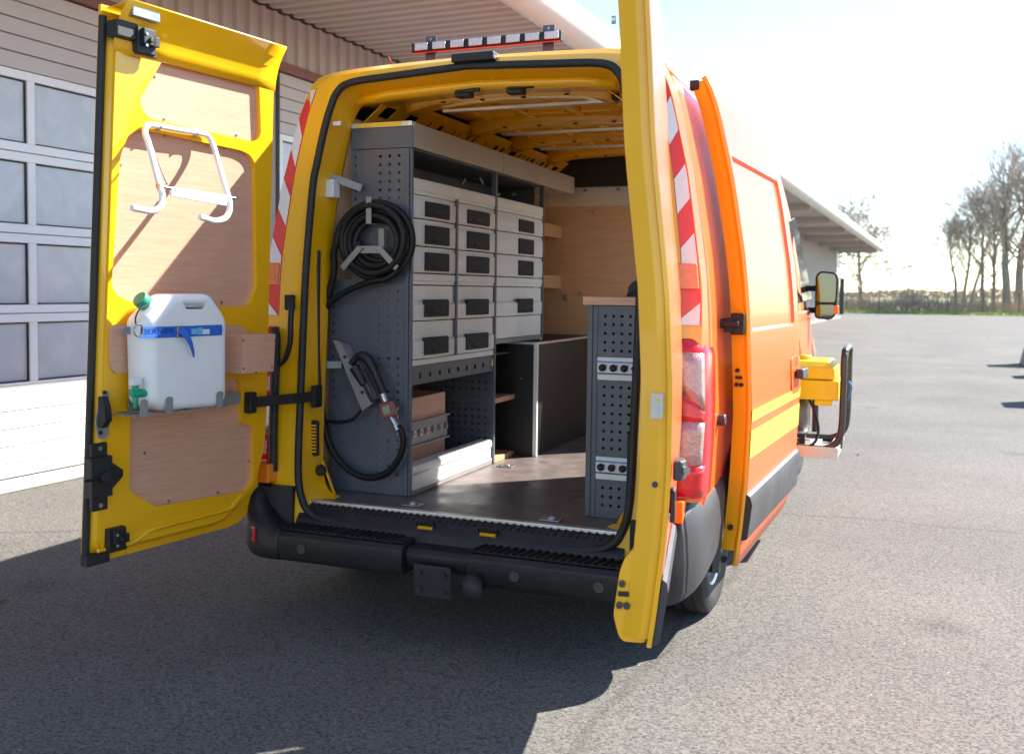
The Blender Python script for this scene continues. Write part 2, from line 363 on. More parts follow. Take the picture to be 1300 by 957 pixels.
for i in range(5200):
    x = rg.uniform(-160, 220); y = rg.uniform(420, 450); hh = 2.6+.7*math.sin(x*.05)+.5*math.sin(x*.17+2)
    z = rg.random()*max(1.2, hh); s_ = rg.uniform(.5, 1.3); a = rg.uniform(0, 3.14)
    mb.add([(x-s_*math.cos(a), y-s_*math.sin(a), z), (x+s_*math.cos(a), y+s_*math.sin(a), z+rg.uniform(-.3, .3)), (x+rg.uniform(-.4, .4), y, z+s_*1.2)], [(0, 1, 2)])
tag(mb.build('distant_wood', M['brush']), 'distant brownish line of bare woodland on the horizon', 'woodland', kind='stuff')

# ------------------------------------------------------------------ bare trees
def bare_tree(label, px, Y, h, seed, spread=.62, first=.30, levels=5, lean=0., thick=1.0, tw=1.0):
    rg = random.Random(seed); base = onY(px, 390, Y); base.z = 0
    tr, cr = MB(), MB()
    def seg(mb, p, d, L, r0, r1, k, n, wob):
        path = [p.copy()]; dd = d.copy()
        for i in range(k):
            dd = (dd + V((rg.gauss(0, wob), rg.gauss(0, wob), rg.gauss(0, wob*.6)))).normalized(); path.append(path[-1]+dd*(L/k))
        mb.tube(path, lin(r0, r1, k+1), n, cap=False); return path, dd
    def grow(p, d, L, r, lev):
        k = 3 if lev < 4 else 2
        path, dd = seg(cr, p, d, L, r, max(.008*tw, r*.55), k, 5 if lev < 2 else 3, .12)
        if lev >= levels: return
        nch = rg.choice((3, 4, 4)) if lev < levels-1 else rg.choice((4, 5, 5))
        for c in range(nch):
            q = path[-1] if c < 2 else path[rg.randrange(1, len(path))]
            ax = dd.orthogonal().normalized(); ax.rotate(Matrix.Rotation(rg.uniform(0, 6.28), 3, dd))
            nd = dd.copy(); nd.rotate(Matrix.Rotation(rg.uniform(.28, spread+.25), 3, ax)); nd.z += .10; nd.normalize()
            grow(q, nd, L*rg.uniform(.62, .82), max(.013*tw, r*.55*rg.uniform(.7, 1.0)), lev+1)
    R0 = h*.020*thick; p0 = base.copy(); d0 = V((lean, 0, 1)).normalized()
    path, dd = seg(tr, p0-V((0, 0, .1)), d0, h*first, R0*1.25, R0*.8, 5, 8, .05)
    p, d = path[-1], dd
    path2, dd2 = seg(tr, p, d, h*.42, R0*.8, R0*.3, 6, 6, .07)
    for i, q in enumerate([path[-2], path[-1]]+path2[1:]):
        for c in range(2 if i else 1):
            ax = dd.orthogonal().normalized(); ax.rotate(Matrix.Rotation(rg.uniform(0, 6.28), 3, dd))
            nd = dd.copy(); nd.rotate(Matrix.Rotation(rg.uniform(.4, spread+.45), 3, ax)); nd.z += .15; nd.normalize()
            grow(q, nd, h*.20*rg.uniform(.8, 1.2)*(1.12-.06*i), R0*.38, 2)
    grow(path2[-1], dd2, h*.16, R0*.3, 2)
    root = thing('bare_tree', label, 'tree', tuple(base), 'bare trees beyond the yard fence')
    tr.build('trunk', M['bark'], root, smooth=60); cr.build('crown', M['twig'], root)
    return root
bare_tree('solitary wide-spreading bare tree standing behind the end of the canopy', 1094, 92, 11.5, 11, spread=1.05, first=.16, thick=1.15, levels=6, tw=1.7)
bare_tree('small thin bare tree, outermost of the clump, leaning away from the others', 1213, 90, 8.0, 22, first=.4, lean=-.05, thick=.9)
bare_tree('slender bare tree beside the small leaning one, growing behind the fence', 1221, 95, 10.2, 23, first=.35, thick=.8)
bare_tree('slender straight bare tree in the thin middle of the clump', 1233, 97, 10.8, 24, first=.4, thick=.7)
bare_tree('leaning young bare tree between slender trees and the thick pair', 1251, 91, 11.2, 25, first=.3, lean=-.08, thick=.8)
bare_tree('young bare tree with forked low stem just before the thick pair', 1261, 92, 12.0, 26, first=.25, lean=-.04, thick=.8)
bare_tree('tall thick-trunked bare tree with dense twiggy crown, first of the pair', 1279, 89, 14.2, 27, first=.34, thick=1.15)
bare_tree('tall thick-trunked bare tree with dense crown, second of the pair', 1293, 92, 15.4, 28, first=.36, thick=1.1)
bare_tree('tall bare tree rising past the thick pair at the clump edge', 1318, 90, 14.0, 29, first=.3, thick=1.1)

# ------------------------------------------------------------------ fence and post
f = thing('wire_fence', 'thin dark wire mesh fence with slim posts behind the grass verge', 'fence', (4, 84.6, 0))
for i in range(13):
    x = -6+2.6*i; MB().box((x-.03, 84.57, 0), (x+.03, 84.63, 1.75)).build('post', M['post'], f)
mb = MB()
for z in lin(.1, 1.7, 12): mb.box((-6, 84.598, z-.004), (25.2, 84.602, z+.004))
for i in range(312): x = -6+.1*i; mb.box((x-.0025, 84.597, .1), (x+.0025, 84.6, 1.7))
mb.build('wire_mesh', M['post'], f)['kind'] = 'stuff'
b = onZ(1068, 399, 0)
g = thing('gate_post', 'dark square gate post at the end of the building by the verge', 'post', tuple(b))
MB().box((b.x-.16, b.y-.16, 0), (b.x+.16, b.y+.16, 2.55)).build('shaft', M['post'], g, bevel=.02)
MB().box((b.x-.19, b.y-.19, 2.55), (b.x+.19, b.y+.19, 2.62)).build('cap', M['post'], g, bevel=.01)

# ================================================================== INDUSTRIAL BUILDING
BA = math.radians(1.57); BD = V((math.sin(BA), math.cos(BA), 0)); BN = V((math.cos(BA), -math.sin(BA), 0)); B0 = V((-4.48, 1.65, 0))
def WB(s, z, o=0.): return B0 + BD*(s-1.65) + BN*o + V((0, 0, z))
bld = thing('industrial_building', 'long grey ribbed metal industrial building with deep flat canopy', 'building', tuple(WB(20, 0)))
def wbox(mb, s0, s1, z0, z1, o0, o1, mi=0):
    c = WB((s0+s1)/2, (z0+z1)/2, (o0+o1)/2); return mb.obox(c, BD*(s1-s0)/2, BN*(o1-o0)/2, V((0, 0, (z1-z0)/2)), mi)
SEND = 63.0; DOORS = [(-2.23, 3.02), (5.0, 10.2)]; ZT = 4.31
ss = []; s_ = -9.0
while s_ < SEND:
    ss += [(s_, 0), (s_+.115, 0), (s_+.135, .035), (s_+.18, .035)]; s_ += .2
dd_ = dict(ss)
brk = sorted(set([a for a, _ in ss]+[d for D in DOORS for d in D]))
def rib(s):
    t = (s+9.0) % .2
    return interp([(0, 0), (.115, 0), (.135, .035), (.18, .035), (.2, 0)], t)
MB().grid(lambda s, z: WB(s, z, rib(s)), brk, [0, 3.80, ZT], skip=lambda s, z: z < 3.8 and any(a < s < b for a, b in DOORS)).build('siding', M['siding'], bld, solid=(.05, 0))
mb = MB(); wbox(mb, -9, SEND, 0, 4.6, -9.0, -.35); mb.build('hall', M['siding'], bld)
# canopy: ribbed underside, slab, rounded fascia
OV = 2.62
cs = []; s_ = -9.0
while s_ < SEND+1: cs += [s_, s_+.05, s_+.07, s_+.15, s_+.17]; s_ += .2
def crib(s): return interp([(0, 0), (.05, 0), (.07, -.03), (.15, -.03), (.17, 0), (.2, 0)], (s+9.0) % .2)
MB().grid(lambda s, o: WB(s, ZT+.05+crib(s), o), cs, [0.02, OV-.1], flip=True).build('canopy_soffit', M['siding'], bld)
mb = MB(); wbox(mb, -9, SEND+1, ZT+.09, ZT+.28, -9.2, OV-.06); mb.build('canopy_roof', M['fascia'], bld)
prof = [(OV-.18, 4.28), (OV-.12, 4.19), (OV-.02, 4.165), (OV+.08, 4.19), (OV+.15, 4.26), (OV+.18, 4.35), (OV+.17, 4.45), (OV+.11, 4.54), (OV, 4.60), (OV-.12, 4.60)]
rings = [[WB(s, z, o) for o, z in prof] for s in (-9, SEND+1)]
MB().loft(rings, True, True).build('fascia', M['fascia'], bld, smooth=50, fixn=True)
for s_ in (10.9, 17, 23, 29, 35, 41, 47, 53, 59, 62.5):
    mb = MB(); wbox(mb, s_-.07, s_+.07, 4.06, 4.33, .03, OV-.2); mb.build('canopy_beam', M['siding'], bld)
for s_ in (34, 48, 57):
    mb = MB(); wbox(mb, s_-.45, s_+.45, 0, 2.2, .03, .06); mb.build('side_door', M['aluframe'], bld)
mb = MB(); wbox(mb, SEND-.9, SEND+.02, 0, ZT, .04, .10); mb.build('corner_trim', M['aluframe'], bld)
def garage_door(s0, s1, phase):
    fr = MB(); o1 = .01
    rows = [(2.548, 3.02), (1.94, 2.41), (1.333, 1.80), (.726+.02, 1.20)]
    for a, b_ in ((3.02, 3.085), (2.482, 2.548), (2.41, 2.476), (1.873, 1.94), (1.80, 1.867), (1.27, 1.333), (1.20, 1.264), (.728, .746)): wbox(fr, s0, s1, a, b_, -.03, o1)
    ms = [phase+1.05*k for k in range(-8, 12) if s0+.25 < phase+1.05*k < s1-.25]
    es = [s0+.10]+ms+[s1-.10]
    for (za, zb) in rows:
        for m_ in ms: wbox(fr, m_-.035, m_+.035, za, zb, -.03, o1-.001)
        wbox(fr, s0, s0+.10, za, zb, -.03, o1-.001); wbox(fr, s1-.10, s1, za, zb, -.03, o1-.001)
    d = fr.build('sectional_door', M['aluframe'], bld, bevel=.004)
    for (za, zb) in rows:
        gk = MB()
        for a, b_ in zip(es, es[1:]):
            a2 = a+(.035 if a in ms else 0); b2 = b_-(.035 if b_ in ms else 0)
            mb = MB(); wbox(mb, a2+.008, b2-.008, za+.008, zb-.008, -.035, -.018); mb.build('pane', M['pane'], d)
            for (p, q, r, t_) in ((a2, a2+.012, za, zb), (b2-.012, b2, za, zb), (a2+.012, b2-.012, zb-.012, zb), (a2+.012, b2-.012, za, za+.012)): wbox(gk, p, q, r, t_, -.04, -.006)
        gk.build('gasket', M['gap'], d)
    for a, b_ in ((.03, .134), (.140, .262), (.268, .393), (.399, .527), (.533, .724)):
        mb = MB(); wbox(mb, s0, s1, a, b_, -.03, .006); mb.build('slat', M['panelwhite'], d, bevel=.008)
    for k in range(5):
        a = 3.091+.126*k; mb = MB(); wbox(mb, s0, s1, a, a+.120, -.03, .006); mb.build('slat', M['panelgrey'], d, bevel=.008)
    mb = MB(); wbox(mb, s0, s1, 0.0, .03, -.028, .002); wbox(mb, s0, s1, .03, 3.72, -.06, -.036); mb.build('bottom_seal', M['gap'], d)
    mb = MB(); wbox(mb, s0-.06, s1+.06, 3.724, 3.82, -.05, .05); mb.build('lintel', M['lintel'], d)
    for ja, jb in ((s0-.06, s0-.002), (s1+.002, s1+.06)): mb = MB(); wbox(mb, ja, jb, 0, 3.722, -.05, .045); mb.build('jamb', M['gap'], d)
garage_door(*DOORS[0], 1.967); garage_door(*DOORS[1], 5.6)
mb = MB(); wbox(mb, -9, SEND, 0, .035, 0.05, .34); o = mb.build('kerb', M['kerb'], bevel=.01); o['kind'] = 'structure'
# plain blocks added beside the frame to cast the shadows of unseen, unknown things
for (x, y, h, wx) in ((4.12, 20.2, 1.05, 2.2), (4.35, 17.15, 1.05, 2.0), (3.75, 11.85, 1.0, 2.4)):
    t_ = thing('added_shadow_block', 'plain grey block added beside the view to cast a shadow onto the yard', 'added shadow caster', (x+wx/2, y+.35, 0), 'added shadow casters beside the view')
    MB().loft([[(x-.1, y-.1, 0), (x+wx+.1, y-.1, 0), (x+wx+.1, y+.8, 0), (x-.1, y+.8, 0)], [(x, y, h*.45), (x+wx, y, h*.45), (x+wx, y+.7, h*.45), (x, y+.7, h*.45)], [(x, y, h), (x+wx, y, h), (x+wx, y+.7, h), (x, y+.7, h)]], True, True).build('block', M['conc'], t_, bevel=.03)
    for q in (.3, wx-.3): MB().tube(crom([(x+q, y+.25, h-.02), (x+q, y+.27, h+.09), (x+q, y+.43, h+.09), (x+q, y+.45, h-.02)], 4), .012, 6).build('lifting_loop', M['zinc'], t_)
# ================================================================== THE VAN
van = thing('panel_van', 'orange high-roof service van with yellow interior and its rear doors open', 'van', (0, 2.6, 0))
BXT = [(.36,.985),(.45,1.0),(.7,1.02),(1.0,1.03),(1.3,1.015),(1.45,1.007),(1.635,.987),(1.941,.937),(2.04,.915),(2.192,.88),(2.29,.853),(2.36,.828),(2.42,.79),(2.455,.72),(2.475,.55),(2.485,.3),(2.49,0)]
def BX(z): return interp(BXT, z)
def yr(z): return .08*(max(z, .5)-.55)
FL = .53                                   # load floor height
RW, FWY = .87, 4.60                        # wheel centres along the van
def arch(y, z): return any((y-c)**2+(z-.36)**2 < .43**2 for c in (RW, FWY))
ZS = lin(.36, 1.3, 20)+lin(1.36, 2.36, 16)
YS = [0]+lin(.25, 4.35, 83)
for sg in (1, -1):
    def P(u, z): return V((sg*BX(z), yr(z)+.10 if u == 0 else u, z))
    def skip(u, z):
        if arch(u, z): return True
        if sg == 1 and 1.85 < u < 2.95 and .50 < z < 2.22: return True
        return u > 3.3 and z > 1.38
    MB().grid(P, YS, ZS, skip, flip=(sg == -1)).build('side_panel', [M['orange'], M['yellow']], van, smooth=40, solid=(.045, 1))
roofp = [(-x, z) for z, x in BXT if z >= 2.36]+[(x, z) for z, x in reversed(BXT) if z >= 2.36 and x > 0]
mb = MB()
mb.loft([[(x, (yr(z)+.10) if Y == 0 else Y, z) for x, z in roofp] for Y in [0]+lin(.4, 3.3, 12)], closed=False)
mb.build('roof', [M['orange'], M['yellow']], van, smooth=40, solid=(.02, 1))
# cab
cabp = [(-x, z) for z, x in BXT]+[(x, z) for z, x in reversed(BXT) if x > 0]
def cabring(Y, zt, wd):
    return [(x*wd, Y, z if z < 1 else 1+(z-1)*(zt-1)/1.49) for x, z in cabp]
MB().loft([cabring(*a) for a in ((3.305, 2.49, 1), (3.7, 2.47, 1), (4.0, 2.40, .985), (4.25, 2.18, .97))], closed=False).build('cab', M['orange'], van, smooth=40, solid=(.02, 0))
MB().loft([cabring(*a) for a in ((4.252, 2.175, .969), (4.75, 1.50, .985))], closed=False).build('windscreen_section', M['glass_dark'], van, smooth=40)
MB().loft([cabring(*a) for a in ((4.752, 1.50, .985), (5.1, 1.28, .97), (5.3, 1.10, .90), (5.38, 1.02, .6))], closed=False).build('bonnet', M['orange'], van, smooth=40)
for sg in (1, -1):
    ps = [(3.42, 1.42), (3.42, 1.98), (3.95, 2.05), (4.22, 1.95), (4.62, 1.45)]
    mb = MB(); mb.plate([ps], lambda u, v, n: V((sg*(BX(v)*(.985 if u > 4 else 1)+.006+n), u, v)), -.01, 0) if sg == 1 else mb.plate([ps], lambda u, v, n: V((-(BX(v)*(.985 if u > 4 else 1)+.006+n), u, v)), -.01, 0)
    mb.build('side_window', M['glass_dark'], van, fixn=True)
MB().box((-.78, .22, .22), (.78, 5.0, .38)).box((-.72, .10, .30), (.72, .24, .44)).build('underbody', M['chassis'], van)
for sg in (1, -1):
    for c in (RW, FWY):
        mb = MB(); pts = [(sg*(1.012), c+.45*math.cos(a), .36+.45*math.sin(a)) for a in lin(-.1, math.pi+.1, 22)]
        mb.tube(pts, .028, 6)
        mb.build('wheel_arch_trim', M['grey_plastic'], van, smooth=50)
        MB().box((sg*.70 if sg > 0 else -.99, c-.47, .72), (.99 if sg > 0 else -.70, c+.47, .84)).build('wheel_arch_liner', M['chassis'], van)
# ---- rear frame
SE = [(0,.44),(.33,.45),(.59,.46),(.67,.483),(.718,.538),(.748,.666),(.754,1.01),(.757,1.443),(.755,1.635),(.741,1.941),(.726,2.04),(.696,2.192),(.669,2.29),(.636,2.363),(.568,2.404),(.35,2.419),(0,2.437)]
SI = [(0,.42),(.35,.42),(.65,.425),(.80,.45),(.85,.52),(.872,.666),(.885,1.01),(.888,1.443),(.884,1.635),(.846,1.941),(.832,2.04),(.80,2.192),(.775,2.29),(.735,2.405),(.62,2.44),(.36,2.456),(0,2.468)]
OU = [(0,.40),(.35,.40),(.72,.40),(.9,.42),(.96,.5),(.985,.666),(1.0,1.01),(1.0,1.443),(.977,1.635),(.928,1.941),(.905,2.04),(.868,2.192),(.84,2.29),(.775,2.425),(.66,2.462),(.4,2.477),(0,2.484)]
OS = [(0,.40),(.35,.40),(.72,.40),(.95,.41),(1.003,.5),(1.017,.666),(1.03,1.01),(1.007,1.443),(.987,1.635),(.937,1.941),(.915,2.04),(.88,2.192),(.853,2.29),(.785,2.423),(.70,2.458),(.45,2.479),(0,2.490)]
JI = [(0,.527),(.33,.527),(.57,.527),(.63,.53),(.70,.56),(.732,.67),(.742,1.01),(.744,1.443),(.742,1.635),(.722,1.941),(.705,2.04),(.672,2.192),(.640,2.29),(.600,2.335),(.52,2.36),(.33,2.375),(0,2.39)]
def dens(L):
    out = crom([(x, z, 0) for x, z in L], 4); return [(p.x, p.y) for p in out]
def ringof(L, dy):
    L = dens(L); full = [(-x, z) for x, z in L]+[(x, z) for x, z in reversed(L)][1:-1]
    return [V((x, yr(z)+dy, z)) for x, z in full]
mb = MB()
mb.loft([ringof(OS, .10), ringof(OU, .028)], mi=0); mb.loft([ringof(OU, .028), ringof(SI, 0)], mi=1)
mb.loft([ringof(SI, 0), ringof(SE, .006), [p+V((0, .02, 0)) for p in ringof(SE, .006)], ringof(JI, .12), [p+V((0, .06, 0)) for p in ringof(JI, .12)]], mi=1)
mb.build('rear_frame', [M['orange'], M['yellow']], van, smooth=40, fixn=True)
pts = [p+V((0, -.006, 0)) for p in ringof(SE, .006)]
MB().tube(pts, .017, 8, closed=True).build('door_seal', M['rubber'], van, smooth=60)
# inner pillar wall between jamb and plywood liner
for sg in (1, -1):
    zz = lin(.54, 2.28, 12)
    zz2 = lin(.54, 2.17, 12)
    def Pp(u, z):
        a = V((sg*interp([(z_, x_) for x_, z_ in JI[3:13]], z), yr(z)+.175, z)); b = V((sg*(BX(z)-.20), .33, z)); return a.lerp(b, u)
    MB().grid(Pp, [0, .5, 1], zz2, flip=(sg == 1)).build('inner_pillar', M['yellow'], van, smooth=40, solid=(.01, 0))
    def Pl(u, z): return V((sg*(BX(z)-.195), u, z))
    MB().grid(Pl, [.30, 1.82] if sg == 1 else [.30, 2.9], zz, flip=(sg == 1)).build('wall_lining', M['ply_dark'], van, smooth=40, solid=(.01, 0))
    # longitudinal roof member with punched holes
    ub = [.37]; hol = []; y = .42
    rg = random.Random(5)
    while y < 2.8:
        wd = rg.choice((.02, .05, .10, .03)); hol.append((y, y+wd)); ub += [y, y+wd]; y += wd+rg.choice((.05, .09, .13))
    ub.append(2.95)
    def Pc(u, t): return V((sg*(.640-.155*t), u, 2.255+.125*t))
    MB().grid(Pc, ub, [0, .35, .7, 1], lambda u, t: .35 < t < .7 and any(a < u < b for a, b in hol), flip=(sg == 1)).build('roof_rail', M['yellow'], van, solid=(.004, 0))
    MB().grid(lambda u, t: V((sg*(.675-.155*t), u, 2.29+.125*t)), [.37, 2.95], [0, 1]).build('rail_backing', M['chassis'], van)
# roof inner: header, bows, led strips
mb = MB(); mb.loft([[(x, .24, z) for x, z in ((-.60, 2.355), (-.45, 2.378), (0, 2.395), (.45, 2.378), (.60, 2.355))], [(x, .46, z+.012) for x, z in ((-.60, 2.355), (-.45, 2.378), (0, 2.395), (.45, 2.378), (.60, 2.355))]], closed=False)
mb.build('rear_header', M['yellow'], van, smooth=40, solid=(.03, 0))
MB().grid(lambda u, v: V((u, v, 2.438-.03*(u/.6)**2)), lin(-.62, .62, 9), lin(.3, 2.95, 3), flip=True).build('roof_lining', M['yellow'], van, smooth=60)
for Y in (.60, 1.36, 1.96, 2.60):
    sec = [(-.085, .07), (-.05, 0), (.05, 0), (.085, .07)]
    rings = []
    for x in (-.50, -.46, -.42, -.36, -.2, 0, .2, .36, .42, .46, .50):
        zb = 2.378-.012*(x/.36)**2 if abs(x) <= .36 else 2.366-.03*(abs(x)-.36)/.14
        rings.append([(x, Y+a, zb+b) for a, b in sec])
    bow = MB().loft(rings, closed=False).build('roof_bow', M['yellow'], van, smooth=30, solid=(.004, 0), fixn=True)
    for x in (-.3, -.1, .1, .3): MB().cyl((x, Y-.055, 2.373), (x, Y-.055, 2.368), .012, 10).build('plug', M['rubber'], bow)
    if Y < 2.5:
        led = MB().box((-.36, Y+.055, 2.345), (.62, Y+.085, 2.362)).build('led_strip', M['alu'], bow, bevel=.003)
mb = MB()
for Y in (.82, .98, 1.14, 1.58, 1.74, 2.16, 2.34):
    for x in (-.28, .0, .28): mb.box((x-.1, Y-.012, 2.40), (x+.1, Y+.012, 2.43))
for x in (-.38, -.12, .14, .40): mb.box((x-.015, .7, 2.405), (x+.015, 2.5, 2.425))
mb.build('roof_stiffener', M['yellow'], van, bevel=.004)
for x in (-.08, .16):
    MB().box((x-.035, .27, 2.335), (x+.035, .33, 2.385)).box((x-.02, .255, 2.35), (x+.09, .275, 2.372)).build('door_striker', M['rubber'], van, bevel=.004)
MB().box((-.06, .115, 2.448), (.13, .21, 2.485)).build('high_brake_light', M['black_plastic'], van, bevel=.008)
for sg in (-1,):   # oval openings at the left top corner
    for (p, q) in (((425, 143), (443, 128)), ((447, 127), (462, 121))):
        a, b_ = onY(p[0], p[1], .30), onY(q[0], q[1], .30); MB().tube([a, b_], .014, 8).build('grommet', M['rubber'], van, smooth=60)
# bulkhead
MB().box((-.80, 2.90, FL), (.80, 2.93, 2.075)).build('bulkhead', M['ply_dark'], van)
mb = MB().grid(lambda u, v: V((u, 2.935+.05*math.sin(v*9), v)), lin(-.72, .72, 5), lin(2.078, 2.215, 6))
mb.build('bulkhead_trim', M['white_sheet'], van, smooth=60)
MB().box((-.72, 2.94, 2.215), (.72, 2.98, 2.44)).build('bulkhead_top', M['rubber'], van)
for x in lin(-.36, .36, 4): MB().cyl((x, 2.94, 2.19), (x, 2.925, 2.19), .012, 10).build('trim_bolt', M['steel_mid'], van)
MB().tube(crom([(.05, 2.85, 2.31), (.25, 2.83, 2.315), (.30, 2.83, 2.30), (.305, 2.84, 2.24)], 5), .024, 10).build('air_pipe', M['teal'], van, smooth=60)
for (px, py) in ((752, 269), (718, 376), (737, 372), (719, 380)):
    p = onY(px, py, 2.897); MB().cyl(p, p-V((0, .008, 0)), .010, 10).build('screw', M['zinc'], van)
for zc in (1.93, 1.58):
    mb = MB(); mb.box((-.78, 2.25, zc-.012), (-.52, 2.898, zc+.012)); mb.box((-.545, 2.245, zc-.075), (-.515, 2.895, zc-.013)); mb.build('plywood_shelf', M['ply_edge'], van)
# load floor, trim strip, sill
MB().box((-.80, .078, .49), (.80, 2.9, FL)).build('load_floor', M['floor'], van)
MB().box((-.735, .045, .517), (.735, .0775, FL+.004)).build('sill_strip', M['alu'], van, bevel=.003)
sl_ = MB().grid(lambda u, t: V((u, interp([(-.6, -.032), (0, -.028), (.2, -.018), (.5, .012), (.8, .03), (1, .046)], t), interp([(-.6, .37), (0, .445), (.2, .465), (.5, .495), (.8, .517), (1, .5185)], t))), lin(-.735, .735, 15), [-.6]+lin(0, 1, 8)).build('sill_cover', M['black_plastic'], van, smooth=50)
mb = MB()
for i in range(46):
    x = -.70+i*.031; mb.bar((x, .014, .502), (x+.012, .040, .5215), .010, .006, up=(0, -.6, 1))
mb.build('sill_tread', M['black_plastic'], sl_)
for x in (-.10, .18):
    k_ = MB().obox((x, .000, .487), (.042, 0, 0), (0, .006, .004), (0, -.012, .020)).build('catch_plate', M['rubber'], sl_)
    MB().obox((x, -.006, .478), (.034, 0, 0), (0, .006, .004), (0, -.003, .005)).build('catch', M['yellow'], k_)
# lashing rings in the floor
for (px, py) in ((524, 641), (700, 660), (642, 592)):
    p = onZ(px, py, FL+.001); a = MB().obox(p+V((0, 0, .003)), (.045, 0, 0), (0, .03, 0), (0, 0, .003)).build('lashing_plate', M['zinc'], van, bevel=.002)
    MB().tube([p+V((.022*math.cos(t), .016*math.sin(t), .008)) for t in lin(0, 6.28, 14)[:-1]], .004, 6, closed=True).build('ring', M['zinc'], a, smooth=60)
# ---- marker tape on the rear pillars
def SIx(z): return interp([(z_, x_) for x_, z_ in SI[4:14]], z)
def OUx(z): return interp([(z_, x_) for x_, z_ in OU[4:14]], z)
def TP(sg, z, t, off): return V((sg*(SIx(z)+(OUx(z)-SIx(z))*t), yr(z)+.028*t-off, z))
for sg in (1, -1):
    base = MB().grid(lambda z, t: TP(sg, z, t, .003), lin(1.36, 2.39, 24), [(.30 if sg == 1 else .04), .62, .98], flip=(sg == 1)).build('marker_tape', M['red_tape'], van, solid=(.002, 0))
    z = 1.22
    while z < 2.4:
        a, b_ = z, z+.135; mb = MB(); vs = []
        for i in range(7):
            f_ = i/6
            for t in ((.34 if sg == 1 else .06), .62, .94):
                zz = a+(b_-a)*f_+.10*(t); vs.append(TP(sg, min(2.385, max(1.362, zz)), t, .0055))
        fs = [(i*3+k, i*3+k+1, i*3+k+4, i*3+k+3) for i in range(6) for k in range(2)]
        mb.add(vs, [f_ if sg == -1 else f_[::-1] for f_ in fs]); mb.build('white_patch', M['white_tape'], base, fixn=True)
        z += .27
    # amber side lamp above the rear light, rear light cluster, amber reflector below
    def corner(z, grow=.0):   # plan section of the corner lamp: from the pillar face round to the flank
        xo, xi = BX(z)+.012+grow, SIx(z)-.004; y0 = yr(z)
        return [V((sg*x, y, z)) for x, y in ((xi, y0+.02), (xi, y0-.018-grow), (xi+.05, y0-.026-grow), (xo-.05, y0-.016-grow), (xo-.016, y0+.012), (xo, y0+.06), (xo, y0+.19), (xo-.03, y0+.19))]
    def lampseg(name, za, zb, m, parent, g=0., k=3):
        return MB().loft([corner(z, g) for z in lin(za, zb, k)], True, True).build(name, m, parent, smooth=50, bevel=.004, fixn=True)
    def topround(z): return max(0, (z-1.24)/.07)**2
    def cring(z): r_ = corner(z, -.004); return [V((p.x-sg*.035*topround(z)*(1 if k > 2 else 0), p.y+.012*topround(z), p.z)) for k, p in enumerate(r_)]
    lam = MB().loft([cring(z) for z in lin(.70, 1.24, 4)+[1.265, 1.285, 1.30, 1.31]], True, True).build('rear_light', M['red_lens'], van, smooth=50, fixn=True)
    def cpt(z, t, off):
        r_ = corner(z, -.004)[1:6]; k = min(3, int(t*4)); f_ = t*4-k; p = r_[k].lerp(r_[k+1], f_); d = (r_[k+1]-r_[k]).normalized(); n = V((d.y, -d.x, 0))*sg
        return p+n*off
    def lens(za0, za1, zb0, zb1, m, t0=.05, t1=.80, off=.004):
        MB().grid(lambda t, s: cpt((za0+(za1-za0)*t)*(1-s)+(zb0+(zb1-zb0)*t)*s, t0+(t1-t0)*t, off), lin(0, 1, 9), lin(0, 1, 5)).build('lens', m, lam, smooth=50, solid=(.008, 0), fixn=True)
    lens(1.135, 1.035, 1.262, 1.255, M['clear_lens']); lens(.995, .995, 1.128, 1.03, M['red_lens'], off=.003)
    lens(.828, .828, .990, .990, M['clear_lens']); lens(.71, .71, .822, .822, M['red_lens'], t1=.95)
    mb = MB(); mb.loft([[TP(sg, z, t, o_) for t in (.1, .95) for o_ in ((.002, .02) if t < .5 else (.02, .002))] for z in (1.50, 1.60)], True, True)
    mb.build('marker_lamp', M['amber'], van, bevel=.006, fixn=True)
    mb = MB(); mb.loft([[V((sg*x, y, z)) for x, y in ((.86, .02), (.86, -.060), (.972, -.050), (.972, .02))] for z in (.612, .698)], True, True)
    mb.build('rear_reflector', M['amber'], van, bevel=.006, fixn=True)
# ---- rear bumper with step
bm_ = MB()
prof = [(-.135, .30), (-.155, .33), (-.155, .41), (-.135, .43), (.02, .437), (.05, .40), (.05, .30)]
bump_ = MB().loft([[(x, y, z) for y, z in prof] for x in (-.745, -.3, -.135)], True, True).loft([[(x, y, z) for y, z in prof] for x in (.15, .5, .80)], True, True)
bump_.loft([[(x, y+.03 if y < 0 else y, z-.015 if z > .4 else z+.03) for y, z in prof] for x in (-.134, .149)], True, True)
bumper = bump_.build('rear_bumper', M['black_plastic'], van, bevel=.007, fixn=True)
for xa, xb in ((-.73, -.17), (.16, .79)):
    mb = MB(); n_ = int((xb-xa)/.0322)
    mb.box((xa, -.13, .4355), (xb+.03, .015, .4385))
    for i in range(n_): x = xa+i*.0322; mb.bar((x, -.125, .4375), (x+.03, .01, .4435), .012, .010)
    mb.build('step_tread', M['black_plastic'], bumper)
for x in (-.62, .02+.33, .68): MB().cyl((x, -.154, .365), (x, -.160, .365), .021, 16).build('parking_sensor', M['grey_plastic'], bumper, smooth=40)
